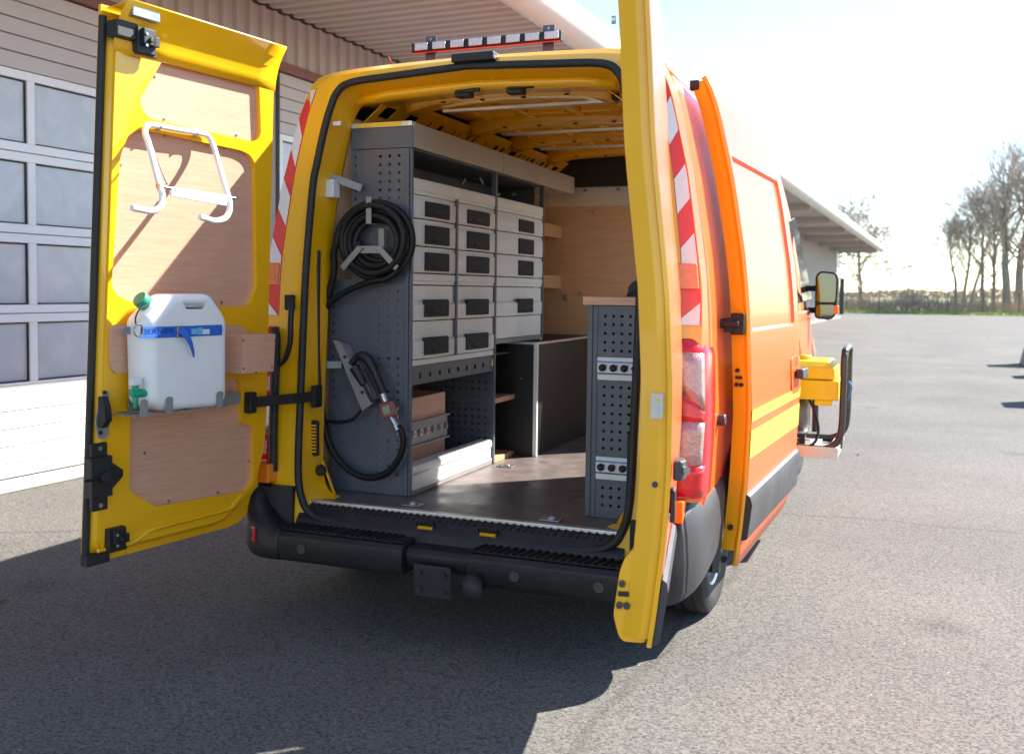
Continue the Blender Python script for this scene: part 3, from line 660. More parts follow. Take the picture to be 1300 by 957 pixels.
def cornerpiece(sg):
    secs = []
    path = [(.745, -.15, .30, .435), (.80, -.15, .30, .45), (.86, -.14, .30, .50), (.915, -.12, .305, .555), (.96, -.08, .31, .595), (.99, -.03, .32, .655), (1.02, .07, .34, .69), (1.035, .26, .38, .70), (1.037, .40, .46, .71), (1.036, .47, .58, .72)]
    pa_ = crom([(p[0], p[1], p[3]) for p in path], 4); pb_ = crom([(p[0], p[1], p[2]) for p in path], 4); path = [(p.x, p.y, q.z, p.z) for p, q in zip(pa_, pb_)]
    for i, (x, y, za, zb) in enumerate(path):
        a, b_ = path[max(i-1, 0)], path[min(i+1, len(path)-1)]; t = V((b_[0]-a[0], b_[1]-a[1], 0)).normalized(); n = V((t.y, -t.x, 0))
        col = []
        for k, (f_, o_) in enumerate(((0, -.05), (.0, -.012), (.12, .004), (.45, .008), (.75, 0), (.93, -.012), (1, -.03), (1, -.10))):
            p = V((x, y, za+(zb-za)*f_))+n*o_; col.append(V((sg*p.x, p.y, p.z)))
        secs.append(col)
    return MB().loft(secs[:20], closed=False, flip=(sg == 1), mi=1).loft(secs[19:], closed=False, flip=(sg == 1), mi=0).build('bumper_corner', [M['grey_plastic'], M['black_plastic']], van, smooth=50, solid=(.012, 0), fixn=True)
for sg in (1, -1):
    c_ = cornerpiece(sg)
    MB().obox((sg*.885, -.135, .40), (.022, .012*1*sg, 0), (0, .006, 0), (0, 0, .034)).build('red_reflector', M['red_lens'], c_, bevel=.004)
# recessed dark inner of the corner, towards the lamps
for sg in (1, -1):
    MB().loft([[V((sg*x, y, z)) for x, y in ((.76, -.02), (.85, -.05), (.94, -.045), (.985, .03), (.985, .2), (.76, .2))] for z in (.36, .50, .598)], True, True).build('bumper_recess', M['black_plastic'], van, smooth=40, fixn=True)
# tow bar
tb = MB().box((-.072, -.172, .235), (.098, -.158, .370)).build('tow_plate', M['black_plastic'], van, bevel=.008)
for x in (-.042, .068):
    for z in (.268, .335): MB().cyl((x, -.172, z), (x, -.180, z), .012, 6).build('bolt', M['rubber'], tb)
tn = MB().tube(crom([(.20, -.02, .28), (.205, -.12, .27), (.21, -.19, .27), (.21, -.205, .31)], 4), .024, 10).build('tow_neck', M['chassis'], van, smooth=60)
MB().lathe((.21, -.205, .30), (0, 0, 1), [(.0, .07), (.026, .062), (.040, .04), (.040, .0), (.030, -.02), (0, -.02)], 18).build('tow_ball_cap', M['rubber'], tn, smooth=60)
# ---- wheels
def wheel(sg, cy):
    c = V((sg*.865, cy, .35)); ax = V((sg, 0, 0))
    prof = [(.215, -.10), (.26, -.113), (.31, -.115), (.338, -.10), (.348, -.075), (.349, -.06), (.342, -.056), (.342, -.050), (.350, -.046), (.350, -.006), (.342, -.004), (.342, .004), (.350, .006), (.350, .046), (.342, .05), (.342, .056), (.349, .06), (.348, .075), (.338, .10), (.31, .117), (.262, .115), (.215, .10)]
    t = MB().lathe(c, ax, prof, 44, closed=True).build('wheel', M['tyre'], van, smooth=35, fixn=True)
    r = MB().lathe(c, ax, [(.218, .102), (.208, .094), (.205, .05), (.18, .045), (.16, .075), (.09, .088), (.075, .10), (.06, .112), (0, .114)], 40).build('rim', M['rim'], t, smooth=40, fixn=True)
    for k in range(5):
        a = k*math.tau/5; MB().cyl(c+ax*.09+V((0, math.cos(a)*.085, math.sin(a)*.085)), c+ax*.104+V((0, math.cos(a)*.085, math.sin(a)*.085)), .013, 6).build('wheel_nut', M['zinc'], t)
    mb = MB()
    for k in range(12):
        a = k*math.tau/12; d = V((0, math.cos(a), math.sin(a))); mb.bar(c+ax*.0725+d*.168, c+ax*.0725+d*.135, .030, .012, up=ax)
    mb.build('vent_slot', M['chassis'], t)
for sg in (1, -1):
    for c in (RW, FWY): wheel(sg, c)
# ---- light bar on the roof
lb = MB().box((-.365, .34, 2.560), (.355, .375, 2.604)).build('light_bar', M['black_plastic'], van, bevel=.004)
MB().box((-.365, .3385, 2.5565), (.35, .3425, 2.5597)).build('red_edge', M['red_tape'], lb)
for i in range(8):
    x = -.345+i*.0895; MB().box((x, .328, 2.567), (x+.066, .339, 2.600)).build('led_module', M['led'], lb, bevel=.004)
for x in (-.285, .285):
    b_ = MB().box((x-.027, .376, 2.46), (x+.027, .382, 2.640)).build('bracket', M['steel_dark'], lb, bevel=.003)
    for z in (2.52, 2.625): MB().cyl((x, .376, z), (x, .3745, z), .006, 8).build('bolt', M['zinc'], b_)
MB().lathe((-.42, .28, 2.475), (0, 0, 1), [(.016, 0), (.014, .012), (.006, .022), (0, .024)], 10).build('antenna_foot', M['white_print'], van, smooth=50)
MB().tube([(-.42, .28, 2.49), (-.445, .27, 2.535)], .003, 5).build('antenna_wire', M['red_tape'], van)

# the right half stands a touch wider than the left
def desc(o):
    for c_ in o.children: yield c_; yield from desc(c_)
_done = set()
for o_ in [c_ for c_ in bpy.data.objects if c_.type == 'MESH']:
    r_ = o_
    while r_.parent: r_ = r_.parent
    if r_ is not van: continue
    q_ = o_
    while q_.parent is not van: q_ = q_.parent
    if q_.name.split('.')[0] in ('wheel', 'light_bar', 'tow_plate', 'tow_neck', 'wheel_arch_liner', 'plywood_shelf', 'screw', 'lashing_plate', 'air_pipe', 'grommet') or o_.data.name in _done: continue
    _done.add(o_.data.name)
    for v_ in o_.data.vertices:
        if v_.co.x > 0: v_.co.x += .035*min(1, v_.co.x/.7)
# ---- rear doors
def make_door(P, W, zb, zt, u0, right):
    def uL(z):
        d = z-zb; e = zt-z; r1 = .17
        u = r1*(1-math.sqrt(max(0, 1-((r1-d)/r1)**2))) if d < r1 else 0
        if e < .05: u = max(u, .05*(1-math.sqrt(max(0, 1-((.05-e)/.05)**2))))
        return u+(u0+.05*max(0, (z-1)/1.4) if u0 else 0)
    def uR(z):
        e = zt-z; d = z-zb; o_ = 0
        if d < .035: o_ = .035*(1-math.sqrt(max(0, 1-((.035-d)/.035)**2)))
        return W-o_
    zs = [zb, zb+.01, zb+.03, zb+.06, zb+.10, zb+.14]+lin(zb+.18, zt-.06, 16)+[zt-.035, zt-.015, zt]
    ts = lin(0, 1, 6)
    U = lambda t, z: uL(z)+(uR(z)-uL(z))*t
    mb = MB(); mb.grid(lambda z, t: P(U(t, z), z, 0), zs, ts, mi=0); mb.grid(lambda z, t: P(U(t, z), z, .014), zs, ts, mi=1)
    for t in (0, 1): mb.grid(lambda z, n: P(U(t, z), z, n), zs, [0, .014], mi=1)
    for z in (zb, zt): mb.grid(lambda t, n: P(U(t, z), z, n), ts, [0, .014], mi=1)
    bm = mb.build('rear_door', [M['orange'], M['yellow']], van, smooth=40, fixn=False)
    me = bm.data; b2 = bmesh.new(); b2.from_mesh(me); bmesh.ops.remove_doubles(b2, verts=b2.verts, dist=1e-5); bmesh.ops.recalc_face_normals(b2, faces=b2.faces); b2.to_mesh(me); b2.free(); me.set_sharp_from_angle(angle=math.radians(40))
    return bm
LH = V((-.938, .004, 0)); LU = V((-.146, -.989, 0)).normalized(); LN = V((-LU.y, LU.x, 0)); LEAN = .065
def LP(u, z, n): return LH+LU*u+LN*(n+LEAN*(z-.44))+V((0, 0, z))
def D(px, py, n): return onP(px, py, LH+LN*(n-LEAN*.44), LN-V((0, 0, LEAN)))
def DU(px, py, n=.07): p = D(px, py, n); return ((p-LH).dot(LU), p.z)
ld = make_door(LP, .945, .44, 2.49, .05, False)
ld['label'] = 'left rear door swung open, its yellow inner side lined with plywood'
midp = roundpoly([DU(*p) for p in ((152.5,200),(162.5,172),(177.5,164),(306,191),(318,197),(324,208),(326,365),(318,386),(307,390),(174,385.5),(150,377),(141.7,363))], .02)
topp = roundpoly([DU(*p) for p in ((217.4,66.8),(228,67.8),(319.7,100),(329.4,110),(331.5,170),(327,177.7),(321,180),(190.5,150.8),(180.8,140),(178,129),(179.7,122.8),(210,71))], .015)
botp = roundpoly([DU(*p) for p in ((166,478),(305,481),(307,537),(323,542),(322,612),(312,624),(197.7,643),(164,623))], .02)
outl = roundpoly([(.31,.495),(.920,.495),(.920,2.37),(.128,2.37),(.102,1.6),(.080,1.0),(.080,.79),(.13,.61)], .05)
outb = roundpoly([(.26,.465),(.933,.465),(.933,2.40),(.112,2.40),(.086,1.6),(.063,1.0),(.063,.74),(.10,.57)], .05)
pn = MB().plate([outl, midp, topp, botp], LP, .048, .070, back=False)
pn.loft([[LP(u, z, .014) for u, z in outb], [LP(u, z, .055) for u, z in outl], [LP(u, z, .0701) for u, z in [(a+(.49-a)*.012, b_+(1.4-b_)*.008) for a, b_ in outl]]], True)
inner = pn.build('inner_panel', M['yellow'], ld, smooth=35, fixn=True)
for q in (midp, topp, botp):
    MB().plate([q], LP, .040, .0485).build('plywood_panel', M['ply'], ld, fixn=True)
# cove along the top of the door
mb = MB(); us = lin(.0, .93, 5)
cov = [(2.325, .071), (2.37, .074), (2.415, .086), (2.455, .108), (2.495, .140), (2.500, .137), (2.485, .09), (2.480, .02)]
mb.loft([[LP(u+(max(0, n-.07)*.2+.118 if k_ == 0 else 0), z, n) for z, n in cov] for k_, u in enumerate(us)], False)
mb.build('top_flange', M['yellow'], ld, smooth=50, solid=(.003, 0))
# pressed ridges near the bottom
pts = [LP(*DU(px, py, .075), .072) for px, py in ((125, 699), (160, 692), (178, 683), (190, 674), (215, 666), (285, 648), (297, 640), (307, 629))]
MB().tube(crom(pts, 4), .009, 6).build('pressed_bead', M['yellow'], ld, smooth=60)
# black seal and trim on the free edge
MB().tube([LP(.941, z, .02) for z in lin(.46, 2.45, 20)], .014, 8).build('edge_seal', M['rubber'], ld, smooth=60)
MB().obox(LP(.905, .462, .03), LU*.05, LN*.02, V((0, 0, .022))).build('corner_block', M['rubber'], ld, bevel=.004)
MB().obox(LP(.90, 2.40, .075), LU*.045, LN*.03, V((0, 0, .03))).build('corner_block', M['rubber'], ld, bevel=.006)
MB().obox(LP(.84, 2.465, .11), LU*.06, LN*.02, V((0, 0, .018))).build('catch_plate', M['zinc'], ld, bevel=.003)
def lat(px, py, n0, sc, seed):
    rg = random.Random(seed); c = D(px, py, n0); k = MB()
    k.obox(c, LU*.045*sc, LN*.016, V((0, 0, .05*sc))); k.obox(c+LN*.02+V((0, 0, .012)), LU*.030*sc, LN*.014, V((0, 0, .032*sc))); k.obox(c+LN*.026-LU*.03*sc, LU*.018*sc, LN*.008, V((0, 0, .02*sc)))
    k.obox(c-V((0, 0, .05*sc))-LU*.005, LU*.05*sc, LN*.008, V((0, 0, .008))); k.cyl(c+LN*.03, c+LN*.046, .011*sc, 10)
    o_ = k.build('latch', M['black_plastic'], ld, bevel=.004)
    for dz in (-.02, .02): MB().cyl(c+LN*.033+V((0, 0, dz))+LU*.016, c+LN*.037+V((0, 0, dz))+LU*.016, .006, 8).build('rivet', M['zinc'], o_)
lat(183, 53, .10, .9, 1); lat(146, 683, .08, .85, 2)
c = D(125, 605, .085); k = MB().obox(c, LU*.045, LN*.022, V((0, 0, .075))).obox(c+V((0, 0, .095)), LU*.034, LN*.008, V((0, 0, .03))).obox(c-V((0, 0, .095)), LU*.034, LN*.008, V((0, 0, .03)))
k.loft([[c-LU*.04+LN*.026+V((0, 0, .05)), c-LU*.04+LN*.026-V((0, 0, .05)), c-LU*.04-V((0, 0, .05)), c-LU*.04+V((0, 0, .05))], [c-LU*.10+LN*.012+V((0, 0, .012)), c-LU*.10+LN*.012-V((0, 0, .012)), c-LU*.10-V((0, 0, .012)), c-LU*.10+V((0, 0, .012))]], True, True)
k.cyl(c+LN*.02, c+LN*.05, .02, 10).tube([c+LU*.03+LN*.03, c+LU*.085+LN*.034], .006, 6)
o_ = k.build('central_lock', M['black_plastic'], ld, bevel=.005, fixn=True)
for dz in (-.105, .105): MB().cyl(c+LN*.008+V((0, 0, dz)), c+LN*.013+V((0, 0, dz)), .009, 8).build('bolt', M['zinc'], o_)
pl = roundpoly([DU(*p, .075) for p in ((134, 495), (138, 498), (138, 552), (131, 558), (125, 556), (121, 535), (124, 520))], .01)
o_ = MB().plate([pl], LP, .07, .078).build('handle_plate', M['steel_mid'], ld, fixn=True)
c = D(130, 522, .09); MB().loft([[c+LN*.0+V((0, 0, a))+LU*b_ for b_ in (-.018, .018)]+[c+LN*.03*h+V((0, 0, a))+LU*b_ for b_ in (.014, -.014)] for a, h in ((.055, .4), (.02, 1), (-.03, 1.2), (-.06, .3))], True, True).build('handle', M['black_plastic'], o_, smooth=50, fixn=True)
for px, py in ((132, 498), (127, 549)): p = D(px, py, .078); MB().cyl(p, p+LN*.006, .008, 8).build('bolt', M['rubber'], o_)
for px, py in ((235,72),(197,97),(208,152),(300,172),(329,133),(310,95),(208,172),(284,188),(144,313),(325,240),(183,575),(316,585),(214,636),(276,625),(281,384),(152,380)):
    p = D(px, py, .0485); MB().cyl(p, p+LN*.003, .006, 8).build('screw', M['zinc'], ld)
# small plywood plate and wooden box on the door
sp_ = roundpoly([DU(*p, .078) for p in ((143, 412), (305, 413), (313, 421), (313, 474), (146, 474), (140, 466), (140, 419))], .012)
MB().plate([sp_], LP, .0705, .082).build('plywood_panel', M['ply'], ld, fixn=True)
q0 = DU(350, 424, .20); q1 = DU(307, 475, .20); q2 = DU(282, 475, .082)
vs = [LP(q0[0], q1[1], .20), LP(q1[0], q1[1], .20), LP(q1[0], q0[1], .20), LP(q0[0], q0[1], .20), LP(q0[0]-.002, q1[1], .083), LP(q1[0]+.02, q1[1], .083), LP(q1[0]+.02, q0[1], .083), LP(q0[0]-.002, q0[1], .083)]
wb = MB().add(vs, [(0,1,2,3),(4,5,6,7),(0,1,5,4),(1,2,6,5),(2,3,7,6),(3,0,4,7)]).build('wooden_box', M['ply'], ld, bevel=.002, fixn=True)
for px, py in ((309,432),(309,468),(325,473),(345,466),(349,433)): p = D(px, py, .20); MB().cyl(p, p+LN*.002, .004, 6).build('screw', M['rubber'], wb)
# jerrycan cradle
mb = MB(); a, b_ = D(163, 517, .24), D(278, 517, .24)
mb.bar(D(305, 505, .083), D(163, 514, .083), .004, .05, up=(0, 0, 1)); 
za = DU(200, 524, .2)[1]
u0, u1 = DU(282, 520, .2)[0], DU(165, 520, .2)[0]
for n_ in (.10, .16, .22): mb.bar(LP(u0, za, n_), LP(u1, za, n_), .02, .004)
for u_ in (u0+.02, (u0+u1)/2-.02, u1-.05): mb.bar(LP(u_, za, .08), LP(u_, za, .242), .028, .004)
cr_ = mb.build('can_cradle', M['steel_mid'], ld)
for px in (183, 215, 279):
    u_ = DU(px, 510, .242)[0]; MB().plate([rrect(u_-.016, u_+.016, za-.004, za+.062, .012)], LP, .2405, .244).build('finger', M['steel_mid'], cr_, fixn=True)
# check arm and grab handle, hinge block
a, b_ = D(318, 511, .09), onY(402, 503, .10)
k_ = MB().bar(a, b_, .012, .045).build('check_arm', M['black_plastic'], van, bevel=.004)
MB().obox(a, LU*.02, LN*.02, V((0, 0, .045))).build('check_bracket', M['black_plastic'], k_, bevel=.005); MB().obox(b_, (.012, 0, 0), (0, .03, 0), (0, 0, .05)).build('check_bracket', M['black_plastic'], k_, bevel=.005)
pts = [onY(px, py, y) for px, py, y in ((368, 378, .06), (370, 388, .02), (369, 410, -.005), (368, 435, -.01), (362, 455, .0), (355, 462, .03))]
k_ = MB().tube(crom(pts, 5), .013, 8).build('grab_handle', M['black_plastic'], van, smooth=60)
MB().obox(onY(368, 384, .045), (.018, 0, 0), (0, .02, 0), (0, 0, .035)).build('handle_foot', M['black_plastic'], k_, bevel=.006)
pts = [(-.872, -.004, .66), (-.868, -.010, .8), (-.872, .004, 1.0), (-.874, .022, 1.24), (-.892, .03, 1.30)]
MB().tube(crom(pts, 5), .02, 8).build('lamp_bezel', M['rubber'], van, smooth=60)
# vent and rubber stop on the left jamb
c = onY(399, 556, .12); k_ = MB().obox(c, (.024, 0, 0), (0, .012, 0), (0, 0, .082)).build('vent_grille', M['black_plastic'], van, bevel=.010)
for i in range(9): MB().obox(c+V((0, -.013, -.06+.015*i)), (.017, 0, 0), (0, .003, 0), (0, 0, .0035)).build('louvre', M['yellow'], k_)
c = onY(408, 597, .14); MB().lathe(c, (1, -.4, 0), [(.0, .02), (.018, .016), (.026, 0), (.026, -.012)], 14).build('door_buffer', M['rubber'], van, smooth=50)
pts = [onY(px, py, .17) for px, py in ((404, 318), (403, 380), (403, 440), (405, 500))]; MB().tube(pts, .012, 8).build('cable_conduit', M['rubber'], van, smooth=60)
MB().obox(onY(466-38, 205-48, .16), (.02, 0, 0), (0, .004, 0), (0, 0, .009)).build('label_plate', M['white_print'], van)
# ---- right rear door, seen along its edge
RH = V((.984, .0, 0)); RU = V((.172, -.925, 0)).normalized(); RN = V((RU.y, -RU.x, 0)); RWD = .94
RPT = [(.43,.050),(.55,.034),(.75,.012),(.95,0),(1.2,0),(1.5,.016),(1.9,.062),(2.2,.080),(2.45,.098),(2.6,.11)]
def RP(u, z, n): return RH+RU*u+RN*(n+interp(RPT, z))+V((0, 0, z))
rd = make_door(RP, RWD, .435, 2.50, 0., True)
rd['label'] = 'right rear door seen edge on, yellow edge and orange outer skin'
zs = lin(.47, 2.45, 24)
def dep(z): return .092
mb = MB()
mb.loft([[RP(RWD-.012, z, .014), RP(RWD-.006, z, .04), RP(RWD-.020, z, .070), RP(RWD-.030, z, dep(z)), RP(.06, z, dep(z)), RP(.03, z, .014)] for z in zs], True, True)
inr = mb.build('inner_panel', M['yellow'], rd, smooth=30, fixn=True)
lob = roundpoly([(.085, .74), (.115, .70), (.124, .66), (.126, .53), (.115, .50), (.100, .465), (.085, .45), (.02, .45), (.02, .74)], .012)
MB().plate([lob], lambda a, z, n: RP(RWD-.031+n, z, a), -.03, .0005).build('edge_plate', M['yellow'], rd, fixn=True)
for a, z, r_ in ((.112, .625, .010), (.112, .56, .010), (.090, .56, .010), (.045, .93, .009)): p = RP(RWD-.030 if a > .05 else RWD-.010, z, a); MB().cyl(p, p+RU*.012, r_, 10).build('bolt', M['grey_plastic'], rd, smooth=50)
MB().obox(RP(RWD-.028, .594, .104), RN*.016, RU*.004, V((0, 0, .007))).build('lock_slot', M['rubber'], rd)
st_ = MB().obox(RP(RWD-.001, 1.16, .045), RN*.018, RU*.0015, V((0, 0, .036))).build('warning_sticker', M['sticker'], rd)
p = RP(RWD-.0005, 1.178, .045); MB().add([p+RU*.003+RN*.007-V((0, 0, .006)), p+RU*.003-RN*.007-V((0, 0, .006)), p+RU*.003+V((0, 0, .009))], [(0, 1, 2)]).build('triangle', M['warn'], st_)
for dn in (-.010, .010): q = p+RU*.002+RN*dn-V((0, 0, .022)); MB().lathe(q, RU, [(.006, 0), (.005, .001), (0, .001)], 12).build('pictogram', M['sticker'], st_)
# outer furniture of that door
h_ = MB().loft([[RP(.845, z, -.004), RP(.845, z, -.035), RP(.89, z, -.042), RP(.925, z, -.03), RP(.925, z, -.004)] for z in (.94, .955, .985, 1.0)], True, True).build('door_handle', M['grey_plastic'], rd, bevel=.008, fixn=True)
MB().cyl(RP(.905, .972, -.036), RP(.918, .972, -.044), .012, 10).build('lock_barrel', M['zinc'], h_, smooth=50)
MB().obox(RP(.87, .86, -.008), RU*.03, RN*.01, V((0, 0, .05))).build('hinge_cover', M['rubber'], rd, bevel=.008)
mb = MB().loft([[RP(u, z, n) for z, n in ((.45, -.004), (.46, -.022), (.61, -.026), (.64, -.018), (.65, -.004))] for u in (.2, .6, .905, .93)], True, True); mb.build('moulding', M['grey_plastic'], rd, smooth=40, fixn=True)
mb = MB().grid(lambda z, t: RP(.885+.03*t, z, -.004), lin(.66, .84, 6), [0, 1]); mb.build('reflector_strip', M['white_tape'], rd, solid=(.002, 0))
c = RP(RWD-.015, 2.42, .115); MB().obox(c, RU*.02, RN*.035, V((0, 0, .05))).build('catch', M['steel_dark'], rd, bevel=.008)
c = RP(RWD-.02, 2.27, .10); MB().cyl(c, c+RN*.012, .012, 10).build('buffer', M['alu'], rd, smooth=50)
# stop peg on the flank
p = V((1.02, .33, .97)); MB().cyl(p, p+V((.075, 0, 0)), .024, 14).build('door_stop', M['grey_plastic'], van, smooth=50, bevel=.004)
# hinges of the rear doors (two a side)
for sg, Hh in ((1, RH), (-1, LH)):
    for z in (.75, 1.48, 2.05): MB().obox((sg*(BX(z)-.03), .09+yr(z), z), (.025, 0, 0), (0, .04, 0), (0, 0, .045)).build('door_hinge', M['orange'], van, bevel=.006)
# ---- stripes on the rear quarter
for za, zb in ((.950, 1.0), (.795, .912)):
    MB().grid(lambda y, z: V((BX(z)+.004, y, z)), [.30, .8, 1.3, 1.84], [za, zb]).build('yellow_stripe', M['stripe_y'], van, solid=(.002, 0))
MB().box((1.0, .20, 1.335), (1.030, 1.84, 1.395)).build('door_track', M['chassis'], van, bevel=.006)
# ---- sliding door, pushed back and standing off the flank
S0 = V((1.172, .46, 0)); S1 = V((1.243, 1.68, 0)); SU = (S1-S0).normalized(); SNN = V((SU.y, -SU.x, 0)); SL = (S1-S0).length
def SP(u, z, n): return S0+SU*u+V((BX(z)-BX(.8), 0, z))+SNN*n
def szb(u): return .335+.05*(u/SL)+.10*max(0, (u/SL-.8)/.2)**2
us = lin(0, .06, 3)+[.075]+lin(.12, 1.03, 8)+[1.085, 1.10]+lin(1.14, SL, 4)
def stamp(u, z):
    if .075 <= u <= 1.085 and 1.34 <= z <= 2.05: return -.014
    return 0
tz = [0, .05, .12, .2, .3, .4, .46]
zsr = lambda u: [szb(u)+(1.30-szb(u))*t for t in lin(0, 1, 12)]+[1.325, 1.34]+lin(1.42, 1.97, 8)+[2.05, 2.065, 2.12, 2.2, 2.28, 2.34, 2.375, 2.395]
nz = len(zsr(0))
mb = MB(); mb.loft([[SP(u, z, stamp(u, z)) for z in zsr(u)] for u in us], closed=False, flip=True)
sdoor = mb.build('sliding_door', [M['orange'], M['yellow']], van, smooth=25, solid=(.02, 1), fixn=False)
sdoor['label'] = 'sliding side door pushed back along the flank'
mb = MB()   # inner box of the door with yellow-orange edge
M['edge_orange'] = pm('amber_paint', (.92, .43, .004), .35, coat=.5, var=(3, .04))
mb.loft([[SP(.004, z, -.021), SP(.012, z, -.078), SP(SL-.03, z, -.075), SP(SL-.006, z, -.021)] for z in lin(.40, 2.375, 18)], True, True)
mb.build('door_edge', M['edge_orange'], sdoor, smooth=30, fixn=True)
mb = MB().loft([[SP(u, z, n) for z, n in ((.445+.02*u, .001), (.455+.02*u, .024), (.60+.02*u, .030), (.635+.02*u, .018), (.645+.02*u, .001))] for u in (.004, .4, .9, SL-.004)], True, True)
mb.build('moulding', M['grey_plastic'], sdoor, smooth=40, fixn=True)
for za, zb in ((.950, 1.0), (.795, .912)):
    MB().grid(lambda u, z: SP(u, z, .004), [.004, .4, .9, SL-.004], [za, zb]).build('yellow_stripe', M['stripe_y'], sdoor, solid=(.002, 0))
h_ = MB().loft([[SP(u, z, n) for z, n in ((1.055, .012), (1.055, .05), (1.105, .05), (1.105, .012))] for u in (1.03, 1.05, 1.16, 1.195)], True, True).build('door_handle', M['grey_plastic'], sdoor, bevel=.008, fixn=True)
MB().add([SP(1.07, 1.115, .012), SP(1.085, 1.115, .012), SP(1.078, 1.17, .012)], [(0, 1, 2)]).build('red_mark', M['red_tape'], h_, solid=(.002, 0))
MB().plate([rrect(.95, 1.20, .98, 1.17, .05)], lambda u, v, n: SP(u, v, n), .0015, .006).build('handle_bowl', M['orange'], sdoor, bevel=.003, fixn=True)
c = SP(.0, 1.36, -.03)
k_ = MB().obox(c+V((-.015, 0, 0)), (.028, 0, 0), (0, .03, 0), (0, 0, .045)).obox(c+V((-.05, -.02, -.005)), (.02, 0, 0), (0, .02, 0), (0, 0, .03)).bar(c+V((-.05, -.02, 0)), c+V((-.16, .02, .0)), .03, .04).obox(c+V((-.04, -.045, 0)), (.035, 0, 0), (0, .012, 0), (0, 0, .012)).build('roller_arm', M['rubber'], sdoor, bevel=.006)
MB().cyl(c+V((-.10, -.03, .0)), c+V((-.07, -.03, .0)), .016, 10).build('roller', M['tube_grey'], k_, smooth=50)
for z, n in ((1.165, -.055), (1.105, -.06), (1.105, -.04)): p = SP(.006, z, n); MB().cyl(p, p-SU*.012, .009, 8).build('bolt', M['rubber'], sdoor)
p = SP(.006, 1.135, -.05); MB().obox(p, SNN*.014, SU*.008, V((0, 0, .006))).build('lock_slot', M['rubber'], sdoor)
p = SP(.006, .50, -.05); MB().cyl(p, p-SU*.015, .012, 10).build('buffer', M['rubber'], sdoor)
p = SP(.01, .36, -.055); MB().cyl(p, p-SU*.015, .014, 10).build('buffer', M['rubber'], sdoor)
p = SP(.02, 2.36, -.070); MB().obox(p, (.02, 0, 0), (0, .02, 0), (0, 0, .02)).build('roller_arm', M['rubber'], sdoor, bevel=.005)
# ---- mirror on the cab door
k_ = MB()
mr = [(1.085, 1.30), (1.20, 1.285), (1.245, 1.33), (1.255, 1.60), (1.235, 1.655), (1.12, 1.665), (1.085, 1.63)]
mir = MB().plate([roundpoly(mr, .03)], lambda a, b_, n: V((a, 4.28+n, b_)), .10, 0).build('wing_mirror', M['black_plastic'], van, bevel=.012, fixn=True)
MB().plate([roundpoly([(1.10, 1.425), (1.235, 1.425), (1.24, 1.60), (1.225, 1.64), (1.125, 1.65), (1.10, 1.62)], .02)], lambda a, b_, n: V((a, 4.272+n+.06*(a-1.17), b_)), 0, -.003).build('mirror_glass', M['mirror'], mir, fixn=True)
MB().plate([roundpoly([(1.10, 1.315), (1.195, 1.302), (1.232, 1.34), (1.236, 1.405), (1.10, 1.405)], .02)], lambda a, b_, n: V((a, 4.272+n+.06*(a-1.17), b_)), 0, -.003).build('mirror_glass', M['mirror'], mir, fixn=True)
for z in (1.36, 1.53): MB().bar((.96, 4.40, z), (1.10, 4.36, z), .05, .045).build('mirror_arm', M['black_plastic'], mir, bevel=.01)
MB().plate([[(4.25, 1.2), (4.5, 1.32), (4.5, 1.6), (4.3, 1.86), (4.22, 1.86)]], lambda a, b_, n: V((BX(b_)*.99+n, a, b_)), -.02, .03).build('mirror_base', M['black_plastic'], mir, bevel=.01, fixn=True)
MB().box((1.225, 4.27, 1.33), (1.262, 4.36, 1.40)).build('indicator', M['amber'], mir, bevel=.008)
h_ = MB().box((1.02, 3.42, 1.07), (1.06, 3.58, 1.12)).build('cab_door_handle', M['grey_plastic'], van, bevel=.01)
# ================================================================== STORAGE RACK ON THE LEFT WALL
XF, XB, RY0, RY1 = -.339, -.772, .306, 2.04
rack = thing('storage_rack', 'charcoal steel storage rack with light grey drawers on the van wall', 'rack', (-.55, 1.2, FL))
def perf(P, x0, x1, z0, z1, cols, rows, hw, hh, extra=(), skipf=None, flip=False):
    us = sorted(set([x0, x1]+[c+s*hw for c in cols for s in (-1, 1)]+[e for c, r in extra for e in (c-.004, c+.004)]))
    vs = sorted(set([z0, z1]+[r+s*hh for r in rows for s in (-1, 1)]))
    def sk(u, v):
        if skipf and skipf(u, v): return True
        inr = any(abs(v-r) < hh for r in rows)
        return inr and (any(abs(u-c) < hw for c in cols) or any(abs(u-c) < .004 for c, r in extra))
    return MB().grid(P, us, vs, sk, flip=flip)
rows = [1.475-.0385*i for i in range(23)]; cols = [-.504+.049*i for i in range(4)]
perf(lambda u, v: V((u, RY0, v)), XB, XF, FL+.002, 1.53, cols, rows, .0065, .0065, [(-.752, 0)]).build('end_panel', M['steel_dark'], rack, solid=(.002, 0))
rows2 = [2.095-.0385*i for i in range(14)]
perf(lambda u, v: V((u, RY0, v)), -.655, XF, 1.531, 2.128, cols, rows2, .0065, .0065, [(-.635, 0)]).build('end_panel', M['steel_dark'], rack, solid=(.002, 0))
perf(lambda u, v: V((u, 1.268, v)), XB, XF-.02, FL+.002, 1.04, [-.70+.04*i for i in range(9)], [.98-.0385*i for i in range(11)], .006, .006).build('divider_panel', M['steel_dark'], rack, solid=(.002, 0))
for (a, b_) in ((( -.372, .2985, FL+.003), (-.3505, .3055, 2.127)), ((-.347, .3000, FL+.003), (-.3345, .3155, 2.127))): MB().box(a, b_).build('upright', M['steel_dark'], rack, bevel=.003)
MB().box((-.36, 1.268, FL+.003), (-.330, 1.292, 2.128)).build('upright', M['steel_dark'], rack, bevel=.003)
MB().box((-.36, 2.020, FL+.003), (-.330, 2.042, 2.128)).build('upright', M['steel_dark'], rack, bevel=.003)
